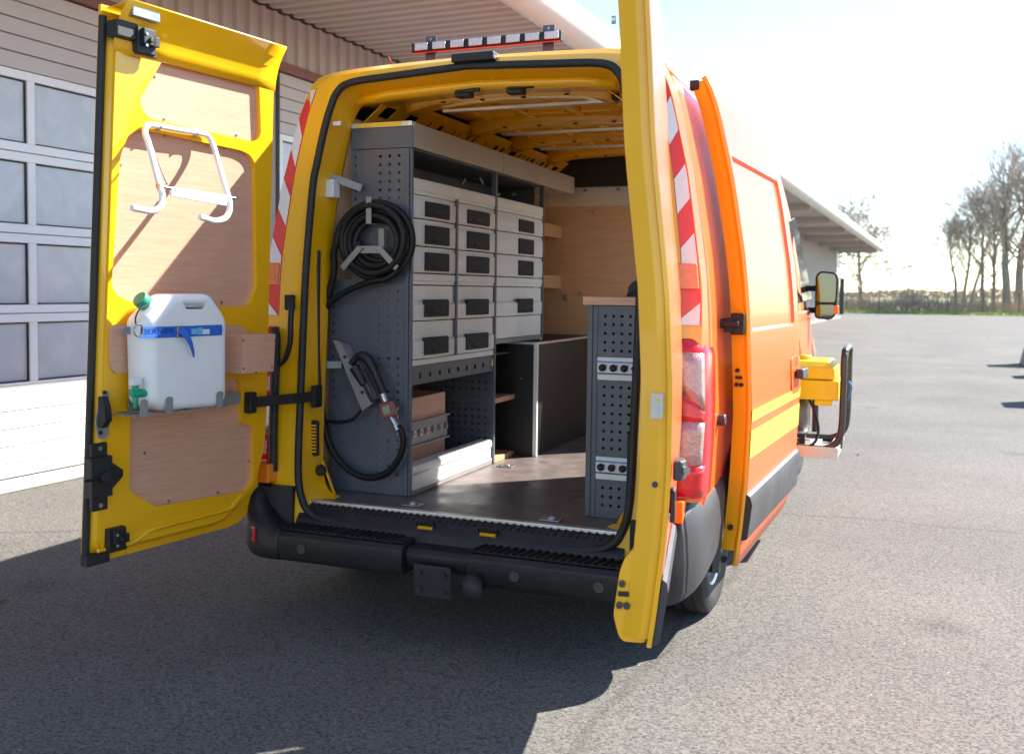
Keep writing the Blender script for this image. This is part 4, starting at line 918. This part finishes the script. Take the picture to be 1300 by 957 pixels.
MB().box((-.36, .762, 1.165), (-.325, .782, 1.935)).build('drawer_divider', M['steel_dark'], rack, bevel=.004)
MB().box((XB, 2.043, 1.19), (-.40, 2.046, 2.128)).build('end_panel', M['steel_dark'], rack)
MB().box((XB+.02, .31, 1.125), (XF-.03, 2.03, 1.133)).build('deck', M['steel_dark'], rack)
MB().box((-.66, .31, 2.121), (XF-.004, 2.03, 2.127)).build('top_deck', M['steel_dark'], rack)
MB().box((-.655, .31, 1.20), (-.648, 2.03, 2.12)).build('back_panel', M['steel_dark'], rack)
# rails
for ya, yb in ((.318, 1.266), (1.294, 2.018)):
    for za, zb in ((1.509, 1.560), (1.923, 1.996)): 
        MB().box((XF-.03, ya, za), (XF+.002, yb, zb)).box((XF+.002, ya, za+.018), (XF+.006, yb, zb-.004)).build('drawer_rail', M['drawer'], rack, bevel=.003)
MB().box((XF-.03, .318, 1.133), (XF+.004, 1.266, 1.160)).build('drawer_rail', M['drawer'], rack, bevel=.003)
MB().box((XF-.03, 1.294, 1.190), (XF+.004, 2.018, 1.216)).build('drawer_rail', M['steel_mid'], rack, bevel=.003)
fr_ = perf(lambda u, v: V((XF, u, v)), .318, 1.266, 1.045, 1.130, [.40+.105*i for i in range(8)], [1.085], .012, .012).build('front_rail', M['steel_dark'], rack, solid=(.003, 0))
MB().box((XF+.002, 1.245, 1.075), (XF+.004, 1.264, 1.11)).build('sticker', M['warn'], fr_)
MB().box((XF+.006, 1.995, 1.175), (XF+.008, 2.015, 1.20)).build('sticker', M['warn'], fr_)
def drawer(ya, yb, za, zb, tall):
    ys = lin(ya+.003, yb-.003, 7); ym = (ya+yb)/2; hw = (yb-ya)/2
    rings = []
    for y in ys:
        b_ = .016*(1-((y-ym)/hw)**2); z0, z1 = za+.003, zb-.003; zh = z0+(z1-z0)*(.52 if tall else 1.0)
        col = [(XF-.02, y, z0), (XF+.002+b_, y, z0), (XF+.006+b_, y, z0+.008)]
        if tall: col += [(XF+.006+b_, y, zh-.012), (XF-.002, y, zh), (XF-.002, y, z1)]
        else: col += [(XF+.006+b_, y, z1-.022), (XF+.000+b_, y, z1-.012), (XF+.000+b_, y, z1)]
        col.append((XF-.02, y, z1)); rings.append(col)
    d = MB().loft(rings, True, True).box((XF-.28, ya+.012, za+.006), (XF-.018, yb-.012, zb-.012)).build('drawer', M['drawer'], rack, smooth=40, fixn=True)
    wz = zb-za; h0 = za+.012 if not tall else za+.018; h1 = (zb-.026 if not tall else za+.018+.082)
    w_ = hw*(.56 if hw < .3 else .33); yc = ym+(.04 if hw > .3 else -.012)
    rings = []
    for y in lin(yc-w_, yc+w_, 6):
        b_ = .016*(1-((y-ym)/hw)**2)
        rings.append([(XF-.002+b_, y, h0), (XF+.0105+b_, y, h0), (XF+.0135+b_, y, h0+.006), (XF+.0135+b_, y, h1-.006), (XF+.010+b_, y, h1), (XF-.002+b_, y, h1)])
    h = MB().loft(rings, True, True).build('handle', M['handle'], d, smooth=30, fixn=True)
    return d
small = [(1.812, 1.921), (1.686, 1.812), (1.562, 1.686)]
grips = []
for ya, yb in ((.318, .764), (.780, 1.268)):
    for za, zb in small: grips.append((drawer(ya, yb, za, zb, False), ya, yb, za, False))
    for za, zb in ((1.34, 1.507), (1.162, 1.34)): grips.append((drawer(ya, yb, za, zb, True), ya, yb, za, True))
for za, zb in small: grips.append((drawer(1.292, 2.02, za, zb, False), 1.292, 2.02, za, False))
grips.append((drawer(1.292, 2.02, 1.34, 1.507, True), 1.292, 2.02, 1.34, True))
MB().box((XF-.02, 1.294, 1.218), (XF, 2.018, 1.338)).build('lower_front', M['drawer'], rack, bevel=.003)
for d, ya, yb, za, tall in grips:      # slot and ledge of each grip
    ym, hw = (ya+yb)/2, (yb-ya)/2; w_ = hw*(.56 if hw < .3 else .33); yc = ym+(.04 if hw > .3 else -.012); h0 = za+(.018 if tall else .012)
    x = XF+.0135+.016*(1-((yc-ym)/hw)**2)
    MB().box((x-.004, yc-w_*.5, h0+.020), (x+.0012, yc+w_*.42, h0+.032)).build('slot', M['gap'], d)
    MB().box((x-.002, yc-w_*.42, h0+.013), (x+.006, yc+w_*.20, h0+.019)).build('ledge', M['handle'], d, bevel=.002)
    MB().box((x-.004, yc-w_*.5, h0+.062), (x+.0015, yc+w_*.5, h0+.064)).build('seam', M['gap'], d)
# base profile
prof = [(-.40, .555), (-.332, .555), (-.332, .565), (-.338, .568), (-.338, .622), (-.332, .628), (-.330, .648), (-.336, .664), (-.352, .670), (-.40, .668)]
MB().loft([[(x, y, z) for x, z in prof] for y in (.326, 1.25)], True, True).build('base_profile', M['alu_white'], rack, smooth=40, fixn=True)
MB().box((-.42, .318, FL+.003), (-.336, 1.262, .5535)).build('base_plinth', M['steel_mid'], rack)
# top duct with lamp strip
MB().box((-.65, .312, 2.131), (-.333, 1.372, 2.243)).build('duct', M['duct'], rack, bevel=.003)
MB().box((-.65, 1.375, 2.131), (-.333, 2.62, 2.243)).build('duct', M['duct'], rack, bevel=.003)
MB().box((-.655, .302, 2.130), (-.334, .3115, 2.226)).build('duct_end', M['steel_dark'], rack, bevel=.003)
k_ = MB().box((-.657, .300, 2.2265), (-.340, .345, 2.250)).build('lamp_strip', M['alu'], rack, bevel=.003)
MB().box((-.62, .298, 2.230), (-.39, .300, 2.246)).build('lamp_diffuser', M['warn'], k_)
MB().box((-.39, .298, 2.230), (-.36, .300, 2.246)).build('lamp_diffuser', M['white_print'], k_)
# clips in the open top shelf
for (px, py, a) in ((588, 231, .6), (611, 230, -.6), (632, 247, .0), (653, 247, .1)):
    p = onX(px, py, -.50); MB().obox(p, (.004, 0, 0), (0, .03*math.cos(a), .03*math.sin(a)), (0, -.008*math.sin(a), .008*math.cos(a))).build('clip', M['zinc'], rack, bevel=.002)
# hose hanger
HY = .205
def flat(a, b_, w_, y=HY):
    a, b_ = onY(*a, y), onY(*b_, y); return MB().bar(a, b_, w_, .004, up=(0, -1, 0))
mb = MB(); hub = onY(468, 312, HY)
for a, b_ in (((468, 250), (468, 284)), ((457, 314), (434, 341)), ((480, 314), (504, 341))):
    mb.bar(onY(*a, HY), onY(*b_, HY), .028, .004, up=(0, -1, 0))
mb.bar(onY(455, 317, HY+.012), onY(482, 317, HY+.012), .034, .004, up=(0, -1, 0))
mb.bar(onY(484, 290, HY+.05), onY(484, 314, HY+.05), .03, .004, up=(0, -1, 0))
for px, py in ((468, 284), (458, 315), (480, 315)): p = onY(px, py, HY); mb.bar(p, V((p.x, RY0-.004, p.z)), .028, .005)
mb.build('hose_hanger', M['steel_mid'], rack, bevel=.002)
# nozzle bracket
def YP(y): return lambda a, b_, n: V((a, y-n, b_))
def XZ(px, py, y): p = onY(px, py, y); return (p.x, p.z)
k_ = MB().plate([[XZ(px, py, .235) for px, py in ((423, 431), (431, 433), (472, 513), (460, 521))]], YP(.235), 0, .004).build('nozzle_bracket', M['steel_mid'], rack, fixn=True)
MB().loft([[onY(431, 433, .231), onY(472, 513, .231)], [onY(444, 438, RY0-.005), onY(482, 508, RY0-.005)]], closed=False).build('bracket_side', M['steel_mid'], k_, solid=(.003, 0))
for px, py in ((438, 453), (460, 498)): p = onY(px, py, .231); MB().cyl(p, p-V((0, .004, 0)), .008, 10).build('bolt', M['rubber'], k_)
# switch box and flat irons by the pillar
k_ = MB().bar(onY(412, 222, .22), onY(459, 239, .27), .035, .004, up=(0, -1, .1)).build('flat_iron', M['steel_mid'], van, bevel=.002)
MB().obox(onY(420, 240, .23), (.032, .0, 0), (0, .03, 0), (0, 0, .042)).build('switch_box', M['white_print'], k_, bevel=.006)
MB().bar(onY(398, 463, .23), onY(434, 463, .28), .035, .004, up=(0, -1, .1)).build('flat_iron', M['steel_mid'], van, bevel=.002)

# ------------------------------------------------------------------ plywood wheel-box with perforated rail inside the rack bay
XW = -.47; bx1 = onX(565, 545, XW); zt_ = onX(545, 501, XW).z
t = thing('plywood_box', 'plywood box in the open bay of the rack with perforated steel rail across', 'box', (-.6, .55, FL))
MB().box((-.768, .32, FL+.002), (XW, bx1.y, zt_)).build('box_body', M['ply'], t, bevel=.003)
za, zb = onX(566, 552, XW).z, onX(566, 526, XW).z
r_ = MB().box((XW+.001, .322, za), (XW+.006, bx1.y+.012, zb)).box((XW+.001, .322, za-.008), (XW+.022, bx1.y+.012, za)).box((XW+.001, .322, zb), (XW+.022, bx1.y+.012, zb+.008)).build('socket_rail', M['steel_mid'], t)
n_ = 9
for i in range(n_):
    y = .35+(bx1.y-.36)*i/(n_-1); MB().cyl((XW+.006, y, (za+zb)/2), (XW+.016, y, (za+zb)/2), .016, 12).build('socket', M['zinc'], r_, smooth=40)
    MB().cyl((XW+.0165, y, (za+zb)/2), (XW+.018, y, (za+zb)/2), .009, 10).build('socket_hole', M['orangelamp'], r_)

# ------------------------------------------------------------------ hose on its hanger
HC = V((-.49, .245, 1.702)); rg = random.Random(9); path = []
turns = 5.0; n_ = 190
for i in range(n_+1):
    f_ = i/n_; a = math.radians(-60)+turns*2*math.pi*f_+math.radians(240)
    R_ = .090+.100*f_+.004*math.sin(a*1.0+f_*9); path.append(HC+V((R_*math.cos(a)*1.02, .022*math.sin(f_*turns*6.28*.5)-.010+.03*(.5-f_), R_*math.sin(a)*.96)))
tail = [onY(px, py, y) for px, py, y in ((424, 345, .235), (414, 390, .25), (409, 440, .25), (407, 490, .25), (410, 530, .25), (420, 568, .25), (440, 594, .245), (464, 606, .24), (488, 602, .235), (504, 586, .23), (512, 566, .225), (511, 550, .22), (505, 541, .22))]
e = path[-1]
mb = MB().tube(path+crom([e, e+(tail[0]-e)*.5+V((-.01, 0, .01))]+tail, 6)[1:], .016, 8)
mb.tube(crom([onY(px, py, y) for px, py, y in ((510, 338, .25), (492, 353, .23), (470, 358, .225), (440, 370, .23), (415, 388, .24), (405, 405, .26), (402, 425, .27), (402, 470, .28))], 6), .0145, 8)
mb.tube(crom([onY(px, py, y) for px, py, y in ((404, 533, .27), (430, 536, .25), (448, 532, .24), (458, 521, .24), (460, 514, .25))], 6), .008, 8)
tag(mb.build('fuel_hose', M['hose'], smooth=70), 'black rubber hose coiled on three-prong hanger, its loop hanging down', 'hose')
# ------------------------------------------------------------------ nozzle with meter
nz_ = thing('fuel_nozzle', 'black fuel nozzle with small digital meter hanging in the rack bracket', 'nozzle', tuple(onY(470, 490, .23)))
bd = MB().tube(crom([onY(px, py, .235) for px, py in ((446, 462), (455, 452), (466, 455), (474, 468), (480, 482), (488, 500))], 5), [.016]*6+[.022]*10+[.018]*10, 10).tube([onY(450, 466, .225), onY(462, 488, .225)], [.026, .018], 10)
bd.build('nozzle_body', M['black_plastic'], nz_, smooth=60)
MB().tube(crom([onY(px, py, .225) for px, py in ((459, 470), (463, 490), (472, 508), (484, 505))], 5), .007, 8).build('trigger_guard', M['black_plastic'], nz_, smooth=60)
MB().tube([onY(462, 480, .232), onY(471, 500, .232)], .008, 8).build('trigger', M['tube_grey'], nz_, smooth=60)
MB().cyl(onY(486, 500, .23), onY(490, 510, .23), .019, 12).build('swivel', M['zinc'], nz_, smooth=50)
c = onY(493, 520, .222); ang = math.radians(-18); ax = V((math.cos(ang), 0, -math.sin(ang)*-1)); ax = V((math.cos(.3), 0, math.sin(.3))); az = V((-math.sin(.3), 0, math.cos(.3)))
k_ = MB().obox(c, ax*.034, V((0, .018, 0)), az*.036).build('meter', M['meter'], nz_, bevel=.006)
MB().obox(c-V((0, .0185, 0)), ax*.018, V((0, .001, 0)), az*.020).build('display', M['lcd'], k_)
MB().cyl(onY(497, 529, .225), onY(503, 540, .222), .015, 12).cyl(onY(503, 540, .222), onY(506, 546, .22), .019, 12).build('coupling', M['zinc'], nz_, smooth=50)

# ------------------------------------------------------------------ black cupboard ahead of the rack
cb = thing('low_cupboard', 'low black board cupboard with aluminium edges ahead of the rack', 'cupboard', (-.45, 2.2, FL))
MB().box((-.74, 1.602, FL+.002), (-.212, 2.895, 1.182)).build('carcass', M['blackboard'], cb)
MB().box((-.222, 1.594, FL+.002), (-.200, 1.6015, 1.190)).box((-.211, 1.6015, FL+.002), (-.2, 1.614, 1.19)).build('corner_edging', M['alu_white'], cb)
MB().box((-.2115, 1.615, 1.178), (-.2, 2.89, 1.19)).box((-.74, 1.594, 1.178), (-.223, 1.6015, 1.19)).build('top_edging', M['alu'], cb)
MB().box((-.74, 1.300, FL+.002), (-.73, 1.593, 1.18)).build('bay_back', M['blackboard'], cb)
for z in (.875, .545): MB().box((-.728, 1.300, z-.014), (-.335, 1.592, z+.014)).build('shelf_board', M['ply_edge'], cb, bevel=.002)
p = V((-.30, 1.601, .98)); MB().cyl(p, p-V((0, .004, 0)), .006, 8).build('screw', M['zinc'], cb)

# ------------------------------------------------------------------ workbench on the right
be = thing('workbench', 'grey perforated steel workbench with wooden top on the right of the load bay', 'workbench', (.65, .7, FL))
BX0, BX1, BYA, BYB = .519, .80, .272, 1.06
prow = [r for r in (1.385, 1.35, 1.312, 1.275, 1.24, 1.087, 1.05, 1.012, .975, .937, .90, .865, .828, .66, .622, .585)]
perf(lambda u, v: V((u, BYA, v)), BX0, BX1, FL+.002, 1.428, [.595+.036*i for i in range(6)], prow, .0055, .0055).build('end_panel', M['steel_dark'], be, solid=(.002, 0))
MB().box((BX0, BYA-.006, FL+.003), (BX0+.022, BYA-.001, 1.428)).box((BX0+.026, BYA-.004, FL+.003), (BX0+.044, BYA-.001, 1.428)).build('edge_fold', M['steel_dark'], be, bevel=.002)
MB().box((BX0, BYA+.003, FL+.003), (BX0+.004, BYB, 1.428)).build('front_panel', M['steel_dark'], be)
MB().box((BX0, BYB, FL+.003), (BX1, BYB+.004, 1.428)).build('front_panel', M['steel_dark'], be)
MB().box((BX0-.022, BYA-.012, 1.430), (BX1, BYB+.02, 1.466)).build('bench_top', M['ply'], be, bevel=.004)
for z0, k in ((1.135, 4), (.715, 4)):
    st_ = MB().box((.566, BYA-.012, z0+.012), (.566+.049*k, BYA-.0065, z0+.078)).box((.566, BYA-.010, z0-.018), (.566+.049*k+.02, BYA-.0065, z0+.006)).build('clip_strip', M['white_print'], be, bevel=.002)
    MB().box((.566, BYA-.0135, z0+.055), (.566+.049*k, BYA-.0125, z0+.062)).build('blue_line', M['lightblue'], st_)
    for i in range(k):
        x = .590+.047*i; kn = MB().lathe((x, BYA-.012, z0+.034), (0, -1, 0), [(.0155, 0), (.0155, .010), (.009, .014), (.006, .022), (0, .022)], 14).build('knob', M['black_plastic'], st_, smooth=40)
        MB().bar((x+.004, BYA-.03, z0+.034), (x+.018, BYA-.024, z0+.046), .006, .006).build('lever', M['rubber'], st_)
k_ = MB().box((.705, BYA-.03, .66), (.74, BYA-.0075, .90)).build('battery_holder', M['black_plastic'], be, bevel=.005)
c = V((.70, .42, 1.467)); vs_ = thing('bench_tool', 'black round-topped tool resting on the workbench top', 'tool', tuple(c))
MB().lathe(c, (0, 0, 1), [(.055, 0), (.055, .012), (.03, .02), (.03, .025)], 18).build('tool_base', M['rubber'], vs_, smooth=40)
MB().lathe(c+V((0, -.012, .022)), (0, 1, 0), [(0, 0), (.048, 0), (.050, .006), (.050, .022), (.048, .026), (0, .026)], 24).build('tool_wheel', M['rubber'], vs_, smooth=40)

# ------------------------------------------------------------------ jerrycan with tap and strap on the left door
jc = thing('water_canister', 'white plastic water canister with green cap and tap on the open door', 'canister', tuple(D(220, 521, .16)))
NF = .235
can = roundpoly([DU(*p, .160) for p in ((171,405),(202,373),(254,373),(274,403),(274,505),(267,516),(195,521),(174,513))], .025, 4)
hole = roundpoly([DU(*p, .160) for p in ((212,380),(245,380),(240,392),(219,392))], .008)
zz0 = min(v for u, v in can)
cu, cz = sum(p[0] for p in can)/len(can), sum(p[1] for p in can)/len(can)
def ins(d): return [(cu+(u-cu)*(1-d/.17), cz+(z-cz)*(1-d/.24)) for u, z in can]
hole2 = [(a[0]+(a[0]-hole[0][0])*0, a[1]) for a in hole]
cb_ = MB().plate([ins(.032), hole2], LP, .088, NF)
cb_.loft([[LP(u, z, n) for u, z in ins(d)] for n, d in ((.088, .032), (.094, .018), (.106, .006), (.125, 0), (.195, 0), (.214, .004), (.226, .012), (.233, .022), (NF, .032))], True)
cb_.build('can_body', M['jerry'], jc, smooth=50, fixn=True)
c = D(183, 384, .15); ax = (D(192, 372, .18)-D(181, 390, .18)).normalized(); ax = (V((0, 0, 1))*.6+LU*.8).normalized()
MB().cyl(c-ax*.05, c-ax*.005, .026, 16).build('neck', M['jerry'], jc, smooth=40)
cp = MB().lathe(c-ax*.008, ax, [(.029, 0), (.031, .004), (.031, .03), (.028, .036), (0, .037)], 20).build('cap', M['green'], jc, smooth=40, fixn=True)
MB().tube(crom([c+LN*.03, c+LU*.05-V((0, 0, .03))+LN*.03, c+LU*.055-V((0, 0, .075))+LN*.02, c+LU*.02-V((0, 0, .085))+LN*.03], 5), .003, 6).build('cap_tether', M['rubber'], cp, smooth=60)
c = D(172, 500, .20)
tp = MB().cyl(c+LU*.012, c-LU*.05, .014, 12).cyl(c+V((0, 0, .03)), c-V((0, 0, .05)), .013, 12, r2=.009).obox(c+V((0, 0, .006)), LU*.02, LN*.012, V((0, 0, .012))).build('tap', M['green'], jc, smooth=40)
MB().obox(c+V((0, 0, .045)), LU*.022, LN*.012, V((0, 0, .014))).build('tap_handle', M['white_print'], tp, bevel=.004)
# strap
stp = thing('lashing_strap', 'blue lashing strap holding the white canister to the door', 'strap', tuple(D(240, 421, .27)))
def sq(px0, px1, py0, py1, n0, n1, mat_, par, name):
    a, b_ = DU(px1, py1, n1), DU(px0, py0, n1); return MB().plate([[(a[0], a[1]), (b_[0], a[1]), (b_[0], b_[1]), (a[0], b_[1])]], LP, n0, n1).build(name, mat_, par, fixn=True)
wbz = sq(179, 281.5, 415.5, 425.5, NF+.001, NF+.0035, M['blue'], stp, 'webbing')
a, b_ = DU(281.5, 425.5, NF+.003), DU(281.5, 415.5, NF+.003)
MB().loft([[LP(a[0], z, n) for z in (a[1], b_[1])] for n in (NF+.003, NF-.02, .09)], closed=False).build('webbing', M['blue'], stp, solid=(.002, 0))
sq(251, 257, 416, 424.5, NF+.004, NF+.0045, M['paleblue'], stp, 'print_patch'); sq(257.5, 266, 418, 424, NF+.004, NF+.0045, M['white_print'], stp, 'print_patch')
sq(243, 250, 417.5, 424, NF+.004, NF+.0045, M['paleblue'], stp, 'print_patch')
sq(156, 175, 415, 424, .13, .135, M['steel_mid'], stp, 'web_end')
c = D(176, 419.5, NF+.006); MB().tube([c+LU*.020*math.cos(t)+V((0, 0, .022*math.sin(t))) for t in lin(0, 6.283, 17)[:-1]], .0035, 6, closed=True).build('ring', M['zinc'], stp, smooth=60)
MB().obox(D(227, 421, NF+.007), LU*.010, LN*.004, V((0, 0, .022))).build('buckle', M['zinc'], stp, bevel=.002)
tl = [D(px, py, n) for px, py, n in ((228, 419, NF+.012), (235, 424, NF+.022), (241, 434, NF+.03), (244.5, 445, NF+.028), (246, 453, NF+.022))]
P_ = crom(tl, 4); wds = lin(.018, .004, len(P_))
MB().loft([[p+LU*w_*.8-V((0, 0, w_*.5)), p-LU*w_*.8+V((0, 0, w_*.5))] for p, w_ in zip(P_, wds)], closed=False).build('loose_tail', M['blue'], stp, solid=(.002, 0))
fc = bpy.data.curves.new('lettering', 'FONT'); fc.body = 'BERNER'; fc.size = 1; fo = bpy.data.objects.new('lettering', fc); COL.objects.link(fo)
bpy.context.view_layer.update()
me = bpy.data.meshes.new_from_object(fo.evaluated_get(bpy.context.evaluated_depsgraph_get())); bpy.data.objects.remove(fo)
u1, zb_ = DU(181, 424.3, NF+.0045); u2, zt2 = DU(221, 416.6, NF+.0045)
xs = [v.co.x for v in me.vertices]; yy = [v.co.y for v in me.vertices]
for v in me.vertices:
    fx = (v.co.x-min(xs))/(max(xs)-min(xs)); fy = (v.co.y-min(yy))/(max(yy)-min(yy)); v.co = LP(u1+(u2-u1)*fx, zb_+(zt2-zb_)*fy, NF+.0045)
me.materials.clear(); me.materials.append(M['ink']); lo = bpy.data.objects.new('lettering', me); COL.objects.link(lo); setpar(lo, stp)
# ------------------------------------------------------------------ towel-roll holder
th = thing('roll_holder', 'white tubular paper-roll holder fixed to the plywood of the open door', 'roll holder', tuple(D(230, 240, .15)))
R_ = .0115
fr = [D(px, py, n) for px, py, n in ((167.5,264,.34),(180,266.5,.34),(193,268,.335),(203,263,.33),(206,250,.32),(203,238,.31),(196,210,.22),(188,181,.14),(184,168,.10),(188,159,.09),(200,160,.09),(230,165.5,.09),(252,169,.09),(264,173,.09),(271,186,.11),(277,206,.17),(286,238,.28),(291,255,.31),(291,268,.32),(285,277.5,.33),(273,280.5,.335),(262,278,.34),(253.7,275.8,.34))]
MB().tube(crom(fr, 5), R_, 10).build('tube_frame', M['white_enamel'], th, smooth=60)
a = DU(290, 262, .31); b_ = DU(218, 243, .31)
c0, c1, c2, c3 = D(218, 237, .315), D(290, 249, .315), D(290, 262, .315), D(218, 249, .315)
MB().loft([[c0, c1, c2, c3], [p-LN*.012 for p in (c0, c1, c2, c3)]], True, True).build('cutter_bar', M['white_enamel'], th, bevel=.002, fixn=True)
MB().tube([D(201, 236, .31), D(219, 240, .31)], .006, 8).build('pivot', M['zinc'], th, smooth=60); MB().tube([D(288, 250, .31), D(298, 252, .31)], .006, 8).build('pivot', M['zinc'], th, smooth=60)
MB().tube([D(191, 182, .10), D(212, 234, .30)], .004, 6).build('stay', M['zinc'], th, smooth=60)
c = D(200.5, 237, .315); MB().cyl(c, c+LN*.004, .010, 12).build('end_plug', M['orangelamp'], th)
for px, py in ((203, 162), (250, 171)): p = D(px, py, .10); MB().cyl(D(px, py, .05), p, .008, 8).build('fixing_screw', M['zinc'], th)

# ------------------------------------------------------------------ generator on its pull-out tray
GX0, GX1, GY0, GY1 = .80, 1.395, 2.30, 2.78
tr_ = thing('slide_out_tray', 'aluminium slide-out tray reaching out of the side doorway', 'tray', (1.1, 2.55, .54))
MB().box((.30, GY0-.02, .532), (1.41, GY1+.02, .565)).box((1.36, GY0-.03, .566), (1.415, GY1+.03, .595)).build('tray_plate', M['alu'], tr_, bevel=.003)
for y in (GY0-.032, GY1+.022): MB().box((.30, y, .533), (1.412, y+.01, .60)).build('tray_rail', M['alu'], tr_, bevel=.002)
MB().box((1.416, GY0+.15, .57), (1.425, GY0+.27, .63)).build('tray_latch', M['tube_grey'], tr_, bevel=.003)
ge = thing('generator', 'yellow portable generator in tubular frame on the slide-out tray', 'generator', (1.1, 2.54, .566))
k_ = MB().loft([[(GX0, GY0+.02, .985), (1.385, GY0+.02, .985), (1.385, GY1-.02, .985), (GX0, GY1-.02, .985)], [(GX0, GY0+.02, 1.055), (1.38, GY0+.02, 1.055), (1.38, GY1-.02, 1.055), (GX0, GY1-.02, 1.055)], [(GX0+.02, GY0+.06, 1.095), (1.34, GY0+.06, 1.095), (1.34, GY1-.06, 1.095), (GX0+.02, GY1-.06, 1.095)]], True, True).build('fuel_tank', M['gen_yellow'], ge, bevel=.012, fixn=True)
MB().lathe((1.20, GY0+.18, 1.095), (0, 0, 1), [(.036, 0), (.036, .018), (.03, .024), (0, .024)], 16).build('tank_cap', M['warn'], k_, smooth=40)
MB().box((GX0, GY0, .868), (1.405, GY1, .983)).box((1.27, GY0+.01, .835), (1.37, GY0+.05, .869)).build('control_box', M['gen_yellow'], ge, bevel=.008)
MB().lathe((GX0, GY0+.17, .755), (1, 0, 0), [(0, 0), (.10, 0), (.108, .01), (.108, .40), (.10, .42), (.085, .43), (0, .43)], 26).build('alternator', M['motor'], ge, smooth=40, fixn=True)
MB().box((1.06, GY0+.055, .735), (1.15, GY0+.066, .775)).build('rating_plate', M['drawer'], ge)
MB().box((1.17, GY0+.05, .58), (1.22, GY0+.12, .65)).build('rubber_mount', M['rubber'], ge, bevel=.006)
MB().box((.92, GY0+.03, .57), (1.30, GY0+.30, .60)).build('base_plate', M['alu'], ge, bevel=.004)
MB().tube(crom([(1.24, GY0+.03, .865), (1.275, GY0+.0, .80), (1.30, GY0-.01, .70), (1.28, GY0-.01, .62), (1.22, GY0-.005, .592), (1.10, GY0, .59), (.95, GY0, .60)], 6), .008, 8).build('cable', M['rubber'], ge, smooth=60)
for q, (m_, dz) in enumerate((('stripe_y', 0), ('green', .012), ('white_print', .022))): MB().tube(crom([(.98, GY0+.05, .612+dz), (1.08, GY0+.03, .625+dz), (1.16, GY0+.05, .61+dz), (1.25, GY0+.06, .607+dz)], 5), .004, 6).build('wire', M[m_], ge, smooth=60)
for y in (GY0-.012, GY1+.012):
    MB().tube(crom([(.82, y, .585), (1.25, y, .585), (1.345, y, .59), (1.405, y, .63), (1.428, y, .71), (1.432, y, .9), (1.432, y, 1.10), (1.434, y+.02*(1 if y < 2.5 else -1), 1.145)], 6), .020, 10).build('frame_tube', M['tube_grey'], ge, smooth=60)
MB().tube(crom([(1.434, GY0+.008, 1.145), (1.434, GY0+.06, 1.165), (1.434, GY1-.06, 1.165), (1.434, GY1-.008, 1.145)], 5), .020, 10).build('frame_tube', M['tube_grey'], ge, smooth=60)
MB().tube(crom([(1.452, GY0+.1, .98), (1.47, GY0+.1, .95), (1.462, GY0+.1, .90), (1.452, GY0+.1, .86)], 4), .006, 6).build('blue_tie', M['blue'], ge, smooth=60)

# ------------------------------------------------------------------ bits lying on the yard
for (px, py, lab) in ((4, 763, 'dry reddish leaf on the shaded asphalt at the edge'), (540, 806, 'curled dry leaf on the shaded asphalt behind the tow ball'), (352, 820, 'small dry brown leaf on shaded asphalt below the open door'), (1089, 577, 'small dark twig bit on the sunlit asphalt by the generator')):
    c = onZ(px, py, .006); rg = random.Random(px); a = rg.uniform(0, 6.28); d1 = V((math.cos(a), math.sin(a), 0)); d2 = V((-math.sin(a), math.cos(a), 0))
    vs = [c+d1*.028, c+d1*.01+d2*.010+V((0, 0, .006)), c-d1*.022+d2*.006+V((0, 0, .004)), c-d1*.03, c-d1*.02-d2*.007+V((0, 0, .003)), c+d1*.012-d2*.009+V((0, 0, .005)), c+V((0, 0, .001))]
    tag(MB().add(vs, [(6, i, (i+1) % 6) for i in range(6)]).build('dry_leaf', pm('dry_leaf', (.13, .06, .03) if px < 1000 else (.02, .02, .02), .8, var=(60, .3)), solid=(.0015, 0)), lab, 'leaf', 'bits on the asphalt')
